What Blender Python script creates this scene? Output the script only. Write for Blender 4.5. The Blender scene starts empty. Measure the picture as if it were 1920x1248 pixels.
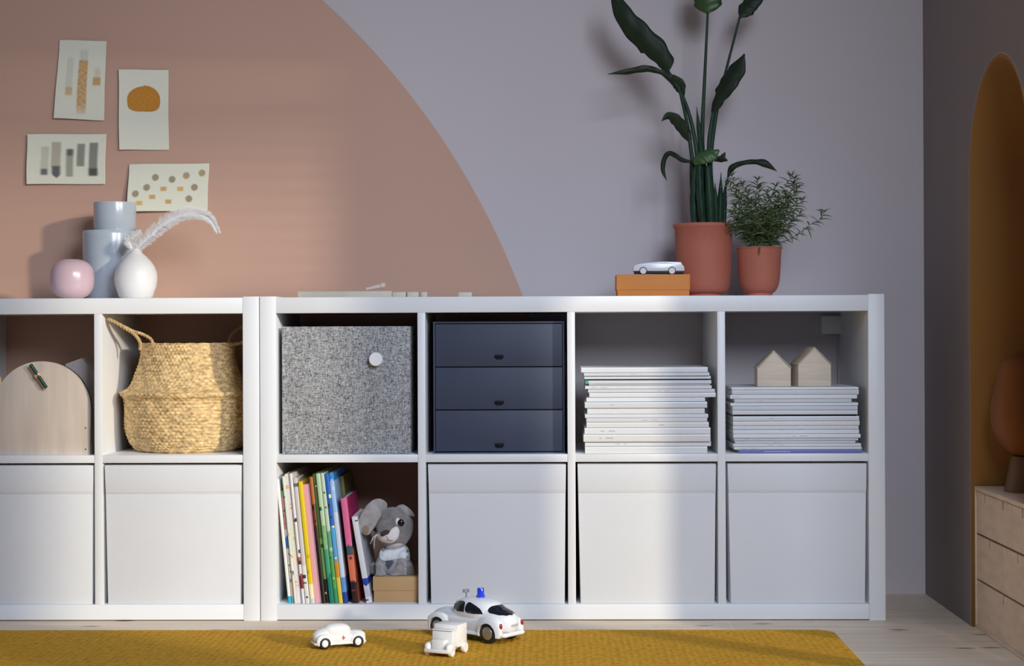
import bpy, bmesh, math, random
import numpy as np
from mathutils import Vector, Matrix, Euler
from mathutils.bvhtree import BVHTree
random.seed(7)
S = bpy.context.scene
COL = S.collection
PI = math.pi

# ------------------------------------------------------------------ camera
CAM = Vector((0.68899, -3.98884, 0.68497)); YAW, PIT, ROL = 0.01846, 0.00266, -0.00396
FPX, SX, SY = 3181.0, 16.0, -15.7
F_ = Vector((-math.sin(YAW)*math.cos(PIT), math.cos(YAW)*math.cos(PIT), math.sin(PIT)))
R_ = Vector((math.cos(YAW), math.sin(YAW), 0)); U_ = R_.cross(F_)
R2 = R_*math.cos(ROL) + U_*math.sin(ROL); U2 = U_*math.cos(ROL) - R_*math.sin(ROL)
cd = bpy.data.cameras.new('camera'); cam = bpy.data.objects.new('camera', cd); COL.objects.link(cam)
cd.sensor_width = 36; cd.lens = FPX*36/1920; cd.shift_x = -SX/1920; cd.shift_y = SY/1920
cd.clip_start = 0.05
M = Matrix((( R2.x, U2.x, -F_.x, CAM.x), (R2.y, U2.y, -F_.y, CAM.y), (R2.z, U2.z, -F_.z, CAM.z), (0, 0, 0, 1)))
cam.matrix_world = M
S.camera = cam

def ray(u, v): return F_ + R2*((u-960-SX)/FPX) - U2*((v-624-SY)/FPX)
def at(u, v, Y):            # point seen at pixel (u, v) that stands at depth Y
    d = ray(u, v); return CAM + d*((Y-CAM.y)/d.y)
def onz(u, v, Z):           # point seen at pixel (u, v) on the level Z
    d = ray(u, v); return CAM + d*((Z-CAM.z)/d.z)
def mpp(Y): return (Y-CAM.y)/FPX   # metres in one pixel at depth Y

# ------------------------------------------------------------------ light
S.view_settings.view_transform = 'Standard'; S.view_settings.look = 'None'
S.view_settings.exposure = 0.0; S.view_settings.gamma = 1.0
w = bpy.data.worlds.new('world'); S.world = w; w.use_nodes = True
w.node_tree.nodes['Background'].inputs[0].default_value = (0.66, 0.76, 1.0, 1)
w.node_tree.nodes['Background'].inputs[1].default_value = 0.15
SUND = Vector((-1.15, 1.0, -0.34)).normalized()
sd = bpy.data.lights.new('sun', 'SUN'); sd.energy = 2.2; sd.color = (1.0, 0.90, 0.70); sd.angle = math.radians(2.9)
sun = bpy.data.objects.new('sun', sd); COL.objects.link(sun)
sun.rotation_euler = SUND.to_track_quat('-Z', 'Y').to_euler(); sun.location = (4, -4, 3)
def area(name, loc, aim, sx, sy, e, col):
    d = bpy.data.lights.new(name, 'AREA'); d.shape = 'RECTANGLE'; d.size = sx; d.size_y = sy; d.energy = e; d.color = col
    o = bpy.data.objects.new(name, d); COL.objects.link(o); o.location = loc
    o.rotation_euler = (Vector(aim)-Vector(loc)).to_track_quat('-Z', 'Y').to_euler(); return o
area('window_daylight', (1.62, -3.2, 1.9), (0.50, 0.2, 0.25), 1.2, 1.1, 23, (0.77, 0.87, 1.05)).data.spread = math.radians(84)

# ------------------------------------------------------------------ materials
def lin(h):
    h = h.lstrip('#'); c = [int(h[i:i+2], 16)/255 for i in (0, 2, 4)]
    return tuple(x/12.92 if x <= 0.04045 else ((x+0.055)/1.055)**2.4 for x in c)
MATS = {}
def mat(name, col, rough=0.5, bump=None, vary=None, metal=0.0, spec=0.5, coat=0.0, attr=None, stretch=(1, 1, 1), trans=0, sheen=0):
    if name in MATS: return MATS[name]
    m = bpy.data.materials.new(name); m.use_nodes = True; nt = m.node_tree; N = nt.nodes; L = nt.links
    b = N['Principled BSDF']; b.inputs['Roughness'].default_value = rough; b.inputs['Metallic'].default_value = metal
    b.inputs['Specular IOR Level'].default_value = spec; b.inputs['Coat Weight'].default_value = coat
    b.inputs['Coat Roughness'].default_value = 0.15; b.inputs['Sheen Weight'].default_value = sheen
    b.inputs['Transmission Weight'].default_value = trans
    c = col if not isinstance(col, str) else lin(col)
    b.inputs['Base Color'].default_value = (*c, 1)
    tc = N.new('ShaderNodeTexCoord'); mp = N.new('ShaderNodeMapping'); mp.inputs['Scale'].default_value = stretch
    L.new(tc.outputs['Object'], mp.inputs['Vector'])
    src = None
    if attr:
        a = N.new('ShaderNodeAttribute'); a.attribute_name = attr; src = a.outputs['Color']; L.new(src, b.inputs['Base Color'])
    if vary:
        n = N.new('ShaderNodeTexNoise'); n.inputs['Scale'].default_value = vary[0]; n.inputs['Detail'].default_value = 5
        L.new(mp.outputs[0], n.inputs['Vector'])
        r = N.new('ShaderNodeMapRange'); r.inputs['From Min'].default_value = 0.3; r.inputs['From Max'].default_value = 0.7
        r.inputs['To Min'].default_value = 1-vary[1]; r.inputs['To Max'].default_value = 1+vary[1]
        L.new(n.outputs['Fac'], r.inputs['Value'])
        mx = N.new('ShaderNodeVectorMath'); mx.operation = 'SCALE'
        if src: L.new(src, mx.inputs[0])
        else: mx.inputs[0].default_value = c
        L.new(r.outputs[0], mx.inputs['Scale']); L.new(mx.outputs[0], b.inputs['Base Color'])
    if bump:
        n = N.new('ShaderNodeTexNoise'); n.inputs['Scale'].default_value = bump[0]; n.inputs['Detail'].default_value = 4
        L.new(mp.outputs[0], n.inputs['Vector'])
        bp = N.new('ShaderNodeBump'); bp.inputs['Strength'].default_value = bump[1]; bp.inputs['Distance'].default_value = 0.002
        L.new(n.outputs['Fac'], bp.inputs['Height']); L.new(bp.outputs[0], b.inputs['Normal'])
    MATS[name] = m; return m

white = mat('white_foil', (0.80, 0.81, 0.82), 0.42, vary=(6, 0.01))
white_card = mat('white_fabric', (0.74, 0.75, 0.765), 0.7, bump=(400, 0.12), vary=(5, 0.02))
painted = mat('painted_paper', (1, 1, 1), 0.85, attr='Col', bump=(60, 0.4))
printed = mat('printed_cover', (1, 1, 1), 0.38, attr='Col')
paper_edge = mat('page_edges', (0.78, 0.76, 0.70), 0.8, vary=(300, 0.08), stretch=(1, 1, 0.1))

# ------------------------------------------------------------------ mesh helpers
ORG = {}
def sharp(bm, deg=38):
    bm.normal_update()
    lim = math.radians(deg)
    for f in bm.faces: f.smooth = True
    for e in bm.edges:
        if len(e.link_faces) == 2:
            e.smooth = e.calc_face_angle(0) < lim
def finish(name, me, m, parent, loc, label=None, cat=None, group=None, kind=None):
    if parent is not None: org = ORG[parent.name]
    elif loc is not None: org = Vector(loc)
    else: org = Vector((0, 0, 0))
    if org.length > 0: me.transform(Matrix.Translation(-org))
    me.materials.clear()
    for mm in (m if isinstance(m, (list, tuple)) else [m]): me.materials.append(mm)
    o = bpy.data.objects.new(name, me); COL.objects.link(o); me.name = name
    if parent is not None: o.parent = parent
    else: o.location = org
    ORG[o.name] = org.copy()
    return tag(o, label, cat, group, kind)
def tag(o, label=None, cat=None, group=None, kind=None):
    if label: o['label'] = label
    if cat: o['category'] = cat
    if group: o['group'] = group
    if kind: o['kind'] = kind
    return o
def build(name, bm, m, parent=None, loc=None, smooth=True, deg=38, color=None, **k):
    bmesh.ops.recalc_face_normals(bm, faces=bm.faces[:])
    if smooth: sharp(bm, deg)
    me = bpy.data.meshes.new(name); bm.to_mesh(me); bm.free()
    if color:
        a = me.color_attributes.new('Col', 'FLOAT_COLOR', 'CORNER')
        cs = []
        for p in me.polygons:
            for li in p.loop_indices:
                v = me.vertices[me.loops[li].vertex_index].co
                cs.extend((*color(v, p.center, p.normal), 1.0))
        a.data.foreach_set('color', cs)
    if parent is None and loc is None:
        xs = np.array([v.co[:] for v in me.vertices]); loc = (float(xs[:, 0].mean()), float(xs[:, 1].mean()), float(xs[:, 2].min()))
    return finish(name, me, m, parent, loc, **k)
def thing(name, loc, label, cat, group=None):
    o = bpy.data.objects.new(name, None); COL.objects.link(o); o.location = loc; o.empty_display_size = 0.02
    ORG[o.name] = Vector(loc); return tag(o, label, cat, group)
def box(bm, x0, x1, y0, y1, z0, z1, bev=0.0, seg=2, mtx=None):
    vs = [bm.verts.new(p) for p in ((x0,y0,z0),(x1,y0,z0),(x1,y1,z0),(x0,y1,z0),(x0,y0,z1),(x1,y0,z1),(x1,y1,z1),(x0,y1,z1))]
    fs = [bm.faces.new([vs[i] for i in q]) for q in ((3,2,1,0),(4,5,6,7),(0,1,5,4),(1,2,6,5),(2,3,7,6),(3,0,4,7))]
    if bev > 0:
        es = list({e for f in fs for e in f.edges})
        r = bmesh.ops.bevel(bm, geom=es, offset=bev, segments=seg, profile=0.5, affect='EDGES')
        vs = list({v for f in r['faces'] for v in f.verts} | {v for v in vs if v.is_valid})
    if mtx is not None: bmesh.ops.transform(bm, matrix=mtx, verts=vs)
    return vs
def prism(bm, pts, y0, y1, bev=0.0, seg=2, axis='y'):
    def P(a, b, c): return (a, c, b) if axis == 'y' else (c, a, b)
    A = [bm.verts.new(P(a, b, y0)) for a, b in pts]; B = [bm.verts.new(P(a, b, y1)) for a, b in pts]
    fs = [bm.faces.new(A), bm.faces.new(B[::-1])]
    n = len(pts)
    for i in range(n): fs.append(bm.faces.new((A[i], B[i], B[(i+1) % n], A[(i+1) % n])))
    if bev > 0:
        es = list(fs[0].edges)+list(fs[1].edges)
        bmesh.ops.bevel(bm, geom=es, offset=bev, segments=seg, profile=0.5, affect='EDGES')
def lathe(bm, prof, c, seg=64, disp=None, sx=1.0):
    rings = []
    for r, z in prof:
        ring = []
        if r < 1e-6: ring = [bm.verts.new((c[0], c[1], c[2]+z))]
        else:
            for i in range(seg):
                t = 2*PI*i/seg; rr = r
                ring.append(bm.verts.new((c[0]+rr*sx*math.cos(t), c[1]+rr*math.sin(t), c[2]+z)))
        rings.append(ring)
    for a, b in zip(rings, rings[1:]):
        if len(a) == 1 and len(b) == 1: continue
        for i in range(seg):
            j = (i+1) % seg
            if len(a) == 1: bm.faces.new((a[0], b[j], b[i]))
            elif len(b) == 1: bm.faces.new((a[i], a[j], b[0]))
            else: bm.faces.new((a[i], a[j], b[j], b[i]))
def catmull(P, n):
    P = [Vector(p) for p in P]; out = []
    for i in range(len(P)-1):
        p0 = P[max(i-1, 0)]; p1 = P[i]; p2 = P[i+1]; p3 = P[min(i+2, len(P)-1)]
        for k in range(n):
            t = k/n
            out.append(0.5*((2*p1)+(p2-p0)*t+(2*p0-5*p1+4*p2-p3)*t*t+(3*p1-p0-3*p2+p3)*t**3))
    out.append(P[-1]); return out
def tube(bm, pts, rad, seg=10, cap=True):
    rings = []; n = len(pts); up = Vector((0, 0, 1)); prev = None
    for i, p in enumerate(pts):
        t = (pts[min(i+1, n-1)]-pts[max(i-1, 0)]).normalized()
        if prev is None:
            a = t.cross(up); a = a if a.length > 1e-3 else t.cross(Vector((1, 0, 0)))
            a.normalize()
        else:
            a = (prev - t*prev.dot(t)).normalized()
        prev = a; b = t.cross(a); r = rad[i] if isinstance(rad, (list, tuple)) else rad
        rings.append([bm.verts.new(p+a*(r*math.cos(2*PI*k/seg))+b*(r*math.sin(2*PI*k/seg))) for k in range(seg)])
    for A, B in zip(rings, rings[1:]):
        for k in range(seg):
            j = (k+1) % seg; bm.faces.new((A[k], A[j], B[j], B[k]))
    if cap: bm.faces.new(rings[0][::-1]); bm.faces.new(rings[-1])
def ball(bm, c, r, k=2.0, rot=None, seg=32):
    """ellipsoid; k > 2 squares it up"""
    vs = []
    n = seg//2
    rings = []
    for i in range(n+1):
        th = PI*i/n; ring = []
        for j in range(seg if 0 < i < n else 1):
            ph = 2*PI*j/seg
            d = Vector((math.sin(th)*math.cos(ph), math.sin(th)*math.sin(ph), math.cos(th)))
            q = (abs(d.x)**k+abs(d.y)**k+abs(d.z)**k)**(-1/k)
            p = Vector((d.x*q*r[0], d.y*q*r[1], d.z*q*r[2]))
            if rot: p = rot @ p
            ring.append(bm.verts.new(Vector(c)+p))
        rings.append(ring)
    for a, b in zip(rings, rings[1:]):
        for j in range(seg):
            l = (j+1) % seg
            if len(a) == 1: bm.faces.new((a[0], b[j], b[l]))
            elif len(b) == 1: bm.faces.new((a[j], b[0], a[l]))
            else: bm.faces.new((a[j], b[j], b[l], a[l]))
def fuse(bm, vox, smooth=6):
    """join overlapping blobs into one continuous skin"""
    me = bpy.data.meshes.new('t'); bm.to_mesh(me); bm.free()
    o = bpy.data.objects.new('t', me); COL.objects.link(o)
    md = o.modifiers.new('r', 'REMESH'); md.mode = 'VOXEL'; md.voxel_size = vox
    if smooth:
        ms = o.modifiers.new('s', 'SMOOTH'); ms.factor = 0.6; ms.iterations = smooth
    dg = bpy.context.evaluated_depsgraph_get()
    m2 = bpy.data.meshes.new_from_object(o.evaluated_get(dg))
    bpy.data.objects.remove(o); bpy.data.meshes.remove(me)
    b2 = bmesh.new(); b2.from_mesh(m2); bpy.data.meshes.remove(m2); return b2
BM = bmesh.new

# ------------------------------------------------------------------ the setting
XW = 1.648; YW = 0.4
def wall_material():
    m = bpy.data.materials.new('painted_wall'); m.use_nodes = True; N = m.node_tree.nodes; L = m.node_tree.links; b = N['Principled BSDF']
    g = N.new('ShaderNodeNewGeometry'); s = N.new('ShaderNodeVectorMath'); s.operation = 'SUBTRACT'; s.inputs[1].default_value = (-1.2464, 0, 0.0803)
    f = N.new('ShaderNodeVectorMath'); f.operation = 'MULTIPLY'; f.inputs[1].default_value = (1, 0, 1)
    l = N.new('ShaderNodeVectorMath'); l.operation = 'LENGTH'
    L.new(g.outputs['Position'], s.inputs[0]); L.new(s.outputs[0], f.inputs[0]); L.new(f.outputs[0], l.inputs[0])
    r = N.new('ShaderNodeMapRange'); r.inputs['From Min'].default_value = 1.9835; r.inputs['From Max'].default_value = 1.9855
    L.new(l.outputs['Value'], r.inputs['Value'])
    mx = N.new('ShaderNodeMix'); mx.data_type = 'RGBA'; L.new(r.outputs[0], mx.inputs['Factor'])
    mx.inputs[6].default_value = (0.61, 0.37, 0.27, 1); mx.inputs[7].default_value = (0.61, 0.545, 0.55, 1)
    n = N.new('ShaderNodeTexNoise'); n.inputs['Scale'].default_value = 2.5; n.inputs['Detail'].default_value = 3; L.new(g.outputs['Position'], n.inputs['Vector'])
    r2 = N.new('ShaderNodeMapRange'); r2.inputs['To Min'].default_value = 0.96; r2.inputs['To Max'].default_value = 1.04; L.new(n.outputs['Fac'], r2.inputs['Value'])
    sc = N.new('ShaderNodeVectorMath'); sc.operation = 'SCALE'; L.new(mx.outputs[2], sc.inputs[0]); L.new(r2.outputs[0], sc.inputs['Scale'])
    L.new(sc.outputs[0], b.inputs['Base Color']); b.inputs['Roughness'].default_value = 0.75
    n2 = N.new('ShaderNodeTexNoise'); n2.inputs['Scale'].default_value = 180; L.new(g.outputs['Position'], n2.inputs['Vector'])
    bp = N.new('ShaderNodeBump'); bp.inputs['Strength'].default_value = 0.06; bp.inputs['Distance'].default_value = 0.002; L.new(n2.outputs['Fac'], bp.inputs['Height']); L.new(bp.outputs[0], b.inputs['Normal'])
    return m
bm = BM(); box(bm, -3.2, XW+0.6, YW, YW+0.1, -0.05, 2.5); build('wall_back', bm, wall_material(), loc=(0, 0, 0), kind='structure')

def floor_material():
    m = bpy.data.materials.new('pine_floor'); m.use_nodes = True; N = m.node_tree.nodes; L = m.node_tree.links; b = N['Principled BSDF']
    tc = N.new('ShaderNodeTexCoord')
    mp = N.new('ShaderNodeMapping'); mp.inputs['Location'].default_value = (0.35, 0.196, 0); L.new(tc.outputs['Object'], mp.inputs[0])
    br = N.new('ShaderNodeTexBrick'); br.inputs['Scale'].default_value = 1; br.inputs['Brick Width'].default_value = 2.3; br.inputs['Row Height'].default_value = 0.194
    br.inputs['Mortar Size'].default_value = 0.0016; br.inputs['Mortar Smooth'].default_value = 0.4; br.offset = 0.37
    br.inputs['Color1'].default_value = (0.76, 0.62, 0.47, 1); br.inputs['Color2'].default_value = (0.82, 0.69, 0.54, 1); br.inputs['Mortar'].default_value = (0.88, 0.78, 0.60, 1)
    L.new(mp.outputs[0], br.inputs['Vector'])
    m2 = N.new('ShaderNodeMapping'); m2.inputs['Scale'].default_value = (1.2, 26, 1); L.new(tc.outputs['Object'], m2.inputs[0])
    n = N.new('ShaderNodeTexNoise'); n.inputs['Scale'].default_value = 2.2; n.inputs['Detail'].default_value = 7; n.inputs['Distortion'].default_value = 0.6; L.new(m2.outputs[0], n.inputs['Vector'])
    r = N.new('ShaderNodeMapRange'); r.inputs['From Min'].default_value = 0.3; r.inputs['From Max'].default_value = 0.7; r.inputs['To Min'].default_value = 0.82; r.inputs['To Max'].default_value = 1.1; L.new(n.outputs['Fac'], r.inputs['Value'])
    sc = N.new('ShaderNodeVectorMath'); sc.operation = 'SCALE'; L.new(br.outputs['Color'], sc.inputs[0]); L.new(r.outputs[0], sc.inputs['Scale'])
    m3 = N.new('ShaderNodeMapping'); m3.inputs['Scale'].default_value = (5.5, 17, 1); L.new(tc.outputs['Object'], m3.inputs[0])
    v = N.new('ShaderNodeTexVoronoi'); v.inputs['Scale'].default_value = 1.0; L.new(m3.outputs[0], v.inputs['Vector'])
    k = N.new('ShaderNodeMapRange'); k.inputs['From Min'].default_value = 0.05; k.inputs['From Max'].default_value = 0.17; L.new(v.outputs['Distance'], k.inputs['Value'])
    mx = N.new('ShaderNodeMix'); mx.data_type = 'RGBA'; L.new(k.outputs[0], mx.inputs['Factor']); mx.inputs[6].default_value = (0.20, 0.12, 0.07, 1); L.new(sc.outputs[0], mx.inputs[7])
    L.new(mx.outputs[2], b.inputs['Base Color']); b.inputs['Roughness'].default_value = 0.5
    bp = N.new('ShaderNodeBump'); bp.inputs['Strength'].default_value = 0.15; bp.inputs['Distance'].default_value = 0.001; L.new(n.outputs['Fac'], bp.inputs['Height']); L.new(bp.outputs[0], b.inputs['Normal'])
    return m
bm = BM(); box(bm, -3.2, XW+0.6, -4.6, YW+0.1, -0.05, 0.0); build('floor', bm, floor_material(), loc=(0, 0, 0), kind='structure')

# right wall: an arched alcove, and unseen openings past the picture's edge, shaped to cut the sun patches
AC, AR, AZ = -0.322, 0.246, 1.026
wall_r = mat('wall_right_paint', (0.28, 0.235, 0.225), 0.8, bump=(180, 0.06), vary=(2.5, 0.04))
bm = BM(); TH = 0.035
ZT = 2.5
def col(y0, y1, spans):
    for a, b in spans: box(bm, XW, XW+TH, y0, y1, a, b)
col(AC+AR, YW, [(0, ZT)])
arc = [(AC+AR*math.cos(t), AZ+AR*math.sin(t)) for t in np.linspace(0, PI, 49)]
for (ya, za), (yb, zb) in zip(arc, arc[1:]):
    v = [bm.verts.new(p) for p in ((XW, ya, za), (XW, yb, zb), (XW, yb, ZT), (XW, ya, ZT))]; bm.faces.new(v)
col(-0.592, AC-AR, [(0, ZT)])
col(-0.85, -0.592, [(0, 0.10), (1.05, ZT)])
col(-0.93, -0.85, [(0, ZT)])
lo = lambda y: 0.90-0.34*y        # sloping lower and upper edges, cut to shape sun on the wall
hi = lambda y: 1.47-0.34*y
def yz(pts): prism(bm, pts, XW, XW+TH, axis='x')
yz([(-0.93, hi(-0.93)), (-0.93, ZT), (-1.90, ZT), (-1.90, hi(-1.90))][::-1])
yz([(-0.93, lo(-0.93)), (-1.24, lo(-1.24)), (-1.24, 0.40), (-0.93, 0.36)])
col(-1.90, -0.93, [(0, 0.05)])
col(-2.35, -1.90, [(0, ZT)])
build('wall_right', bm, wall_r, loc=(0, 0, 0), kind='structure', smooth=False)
for k in range(13):                # unseen slats added to weaken the sun on the upper wall
    bm = BM(); a = 0.012+k*0.042; b = a+min(0.041, 0.016+max(0, k-4)*0.0036)
    yz([(-0.93, lo(-0.93)+a), (-0.93, lo(-0.93)+b), (-1.90, lo(-1.90)+b), (-1.90, lo(-1.90)+a)]); build('trim_or_sun_slat_%d' % (k+2), bm, wall_r, loc=(0, 0, 0), kind='structure', smooth=False)
niche = mat('alcove_paint', (0.33, 0.155, 0.035), 0.75, bump=(180, 0.06), vary=(3, 0.04))
bm = BM(); XD = XW+0.45
o2 = [(AC+AR, 0.0)] + arc + [(AC-AR, 0.0)]
for (ya, za), (yb, zb) in zip(o2, o2[1:]):
    v = [bm.verts.new(p) for p in ((XW, ya, za), (XW, yb, zb), (XD, yb, zb), (XD, ya, za))]; bm.faces.new(v)
bm.faces.new([bm.verts.new((XD, a, b)) for a, b in o2])
bmesh.ops.remove_doubles(bm, verts=bm.verts[:], dist=1e-5)
o = build('wall_alcove', bm, niche, loc=(0, 0, 0), kind='structure')
so = o.modifiers.new('s', 'SOLIDIFY'); so.thickness = 0.01; so.offset = -1
bm = BM()
# pale rounded edge bead of the opening
pts = [Vector((XW+0.004, a, b)) for a, b in o2]
tube(bm, pts, 0.0045, 8); build('trim_or_sun_slat_1', bm, mat('arch_bead', (0.42, 0.34, 0.28), 0.6), loc=(0, 0, 0), kind='structure')

# ------------------------------------------------------------------ rug
def rug_material():
    m = bpy.data.materials.new('woven_rug'); m.use_nodes = True; N = m.node_tree.nodes; L = m.node_tree.links; b = N['Principled BSDF']
    tc = N.new('ShaderNodeTexCoord'); sp = N.new('ShaderNodeSeparateXYZ'); L.new(tc.outputs['Object'], sp.inputs[0])
    def mth(op, a, c=None):
        n = N.new('ShaderNodeMath'); n.operation = op
        for i, q in enumerate((a, c)):
            if q is None: continue
            if isinstance(q, (int, float)): n.inputs[i].default_value = q
            else: L.new(q, n.inputs[i])
        return n.outputs[0]
    zig = mth('PINGPONG', sp.outputs[0], 0.007)                       # herringbone rows
    a = mth('ADD', sp.outputs[1], mth('MULTIPLY', zig, 0.9))
    wv = mth('SINE', mth('MULTIPLY', a, 2*PI/0.0085))
    wx = mth('SINE', mth('MULTIPLY', sp.outputs[0], 2*PI/0.014))
    n = N.new('ShaderNodeTexNoise'); n.inputs['Scale'].default_value = 75; n.inputs['Detail'].default_value = 6; L.new(tc.outputs['Object'], n.inputs['Vector'])
    h = mth('ADD', mth('ADD', mth('MULTIPLY', wv, 0.5), mth('MULTIPLY', wx, 0.14)), mth('MULTIPLY', n.outputs['Fac'], 2.3))
    cr = N.new('ShaderNodeValToRGB'); cr.color_ramp.elements[0].position = 0.15; cr.color_ramp.elements[0].color = (0.44, 0.195, 0.012, 1)
    cr.color_ramp.elements[1].position = 1.0; cr.color_ramp.elements[1].color = (0.78, 0.43, 0.05, 1)
    L.new(mth('MULTIPLY', h, 0.7), cr.inputs[0]); L.new(cr.outputs[0], b.inputs['Base Color']); b.inputs['Roughness'].default_value = 0.9
    b.inputs['Specular IOR Level'].default_value = 0.05
    bp = N.new('ShaderNodeBump'); bp.inputs['Strength'].default_value = 0.9; bp.inputs['Distance'].default_value = 0.0022; L.new(h, bp.inputs['Height']); L.new(bp.outputs[0], b.inputs['Normal'])
    return m
bm = BM()
rx0, rx1, ry0, ry1, rr = -1.6, 1.312, -2.1, -0.183, 0.03
pl = []
for cx, cy, a0 in ((rx1-rr, ry1-rr, 0), (rx0+rr, ry1-rr, PI/2), (rx0+rr, ry0+rr, PI), (rx1-rr, ry0+rr, 1.5*PI)):
    for k in range(7): pl.append((cx+rr*math.cos(a0+k*PI/12), cy+rr*math.sin(a0+k*PI/12)))
A = [bm.verts.new((x, y, 0.0)) for x, y in pl]; B = [bm.verts.new((x, y, 0.011)) for x, y in pl]
bm.faces.new(A[::-1]); top = bm.faces.new(B)
for i in range(len(pl)): bm.faces.new((A[i], A[(i+1) % len(pl)], B[(i+1) % len(pl)], B[i]))
bmesh.ops.bevel(bm, geom=list(top.edges), offset=0.005, segments=3, affect='EDGES')
build('rug', bm, rug_material(), label='ochre yellow woven rug lying on the pine floor in front of the shelf units', cat='rug')

# ------------------------------------------------------------------ shelf units
H, W, DP, P1, DV, CE = 0.7645, 1.468, 0.39, 0.0385, 0.0183, 0.334
def cell_x(x0, i): a = x0+P1+i*(CE+DV); return a, a+CE
ZR = (P1, P1+CE, P1+CE+DV, P1+2*CE+DV)      # cell floors and ceilings
def shelf_unit(x0, label):
    t = thing('shelf_unit', (x0+W/2, DP/2, 0), label, 'shelf', 'white cube shelf units')
    for a in (x0, x0+W-P1):
        bm = BM(); box(bm, a, a+P1, 0, DP, 0, H, 0.0012); build('side_panel', bm, white, t)
    bm = BM(); box(bm, x0+P1, x0+W-P1, 0.0008, DP, ZR[3], H-0.0025, 0.001); build('top_panel', bm, white, t)
    bm = BM(); box(bm, x0+P1, x0+W-P1, 0.0008, DP, 0.0025, ZR[0], 0.001); build('bottom_panel', bm, white, t)
    for i in range(3):
        a = cell_x(x0, i)[1]; bm = BM(); box(bm, a, a+DV, 0.0012, DP, ZR[0], ZR[3], 0.0008); build('divider', bm, white, t)
    for i in range(4):
        a, b = cell_x(x0, i); bm = BM(); box(bm, a, b, 0.0022, DP, ZR[1], ZR[2], 0.0008); build('shelf', bm, white, t)
    return t
XL = -W-0.0018
shelf_unit(0.0, 'white cube shelf unit on the right, holding magazines, navy drawers and picture books')
shelf_unit(XL, 'white cube shelf unit on the left, holding the seagrass basket, cut by the picture edge')

# white storage boxes filling the lower cells
def storage_box(xa, xb, label):
    t = thing('storage_box', ((xa+xb)/2, 0.2, ZR[0]), label, 'storage box', 'white storage boxes in the lower cells')
    x0, x1, z0, z1 = xa+0.005, xb-0.004, ZR[0], ZR[1]-0.0055
    bm = BM()
    pts = [(x0+0.006, z0), (x1-0.004, z0), (x1, z1), (x0, z1)]
    prism(bm, pts, 0.006, 0.37, 0.003, 2); 
    build('body', bm, white_card, t)
    bm = BM()                                  # folded front band with its stitched lower edge
    zb = z1-0.067
    prism(bm, [(x0+0.002, zb), (x1-0.001, zb), (x1, z1-0.001), (x0, z1-0.001)], 0.0042, 0.006, 0.0007, 2); build('front_band', bm, white_card, t)
    bm = BM(); box(bm, x0+0.003, x1-0.002, 0.0036, 0.0048, zb+0.004, zb+0.0052); build('seam', bm, mat('seam_thread', (0.62, 0.63, 0.65), 0.8), t)
names = ['under the navy drawers, behind the toy police car', 'under the stack of magazines with the green corner', 'under the magazines topped by two wooden houses']
for i, nme in zip((1, 2, 3), names): storage_box(*cell_x(0, i), 'white fabric storage box ' + nme)
storage_box(*cell_x(XL, 3), 'white fabric storage box under the seagrass basket')
storage_box(*cell_x(XL, 2), 'white fabric storage box under the arched plywood box, cut by left edge')

# ------------------------------------------------------------------ grey fabric box
def heather():
    m = bpy.data.materials.new('grey_heather'); m.use_nodes = True; N = m.node_tree.nodes; L = m.node_tree.links; b = N['Principled BSDF']
    tc = N.new('ShaderNodeTexCoord'); outs = []
    for s in ((90, 60, 800), (800, 60, 90), (260, 60, 260)):
        mp = N.new('ShaderNodeMapping'); mp.inputs['Scale'].default_value = s; L.new(tc.outputs['Object'], mp.inputs[0])
        n = N.new('ShaderNodeTexNoise'); n.inputs['Scale'].default_value = 1.0; n.inputs['Detail'].default_value = 3; L.new(mp.outputs[0], n.inputs['Vector']); outs.append(n.outputs['Fac'])
    a = N.new('ShaderNodeMath'); a.operation = 'ADD'; L.new(outs[0], a.inputs[0]); L.new(outs[1], a.inputs[1])
    c = N.new('ShaderNodeMath'); c.operation = 'ADD'; L.new(a.outputs[0], c.inputs[0]); L.new(outs[2], c.inputs[1])
    cr = N.new('ShaderNodeValToRGB'); e = cr.color_ramp.elements; e[0].position = 0.38; e[0].color = (0.045, 0.048, 0.055, 1); e[1].position = 0.62; e[1].color = (0.58, 0.58, 0.58, 1)
    d = N.new('ShaderNodeMath'); d.operation = 'DIVIDE'; d.inputs[1].default_value = 3; L.new(c.outputs[0], d.inputs[0])
    L.new(d.outputs[0], cr.inputs[0]); L.new(cr.outputs[0], b.inputs['Base Color']); b.inputs['Roughness'].default_value = 0.95
    bp = N.new('ShaderNodeBump'); bp.inputs['Strength'].default_value = 0.6; bp.inputs['Distance'].default_value = 0.002; L.new(d.outputs[0], bp.inputs['Height']); L.new(bp.outputs[0], b.inputs['Normal'])
    return m
Y0 = 0.022
p0 = at(528, 612, Y0); p1 = at(770, 851, Y0); zf = ZR[2]
t = thing('fabric_box', ((p0.x+p1.x)/2, 0.2, zf), 'grey heather fabric box with a round white knob', 'storage box')
bm = BM(); box(bm, p0.x, p1.x, Y0, 0.34, zf, p0.z, 0.003, 3); build('body', bm, heather(), t)
k = at(706, 673, Y0)
prof = [(0, 0), (0.008, 0), (0.008, 0.010), (0.015, 0.012), (0.0165, 0.0145), (0.0165, 0.019), (0.015, 0.021), (0, 0.0215)]
bm = BM(); lathe(bm, prof, (0, 0, 0), 40); bmesh.ops.transform(bm, matrix=Matrix.Translation(Vector((k.x, Y0, k.z))) @ Matrix.Rotation(PI/2, 4, 'X'), verts=bm.verts[:])
build('knob', bm, mat('white_knob', (0.85, 0.85, 0.86), 0.3), t, label='round white knob')

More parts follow.
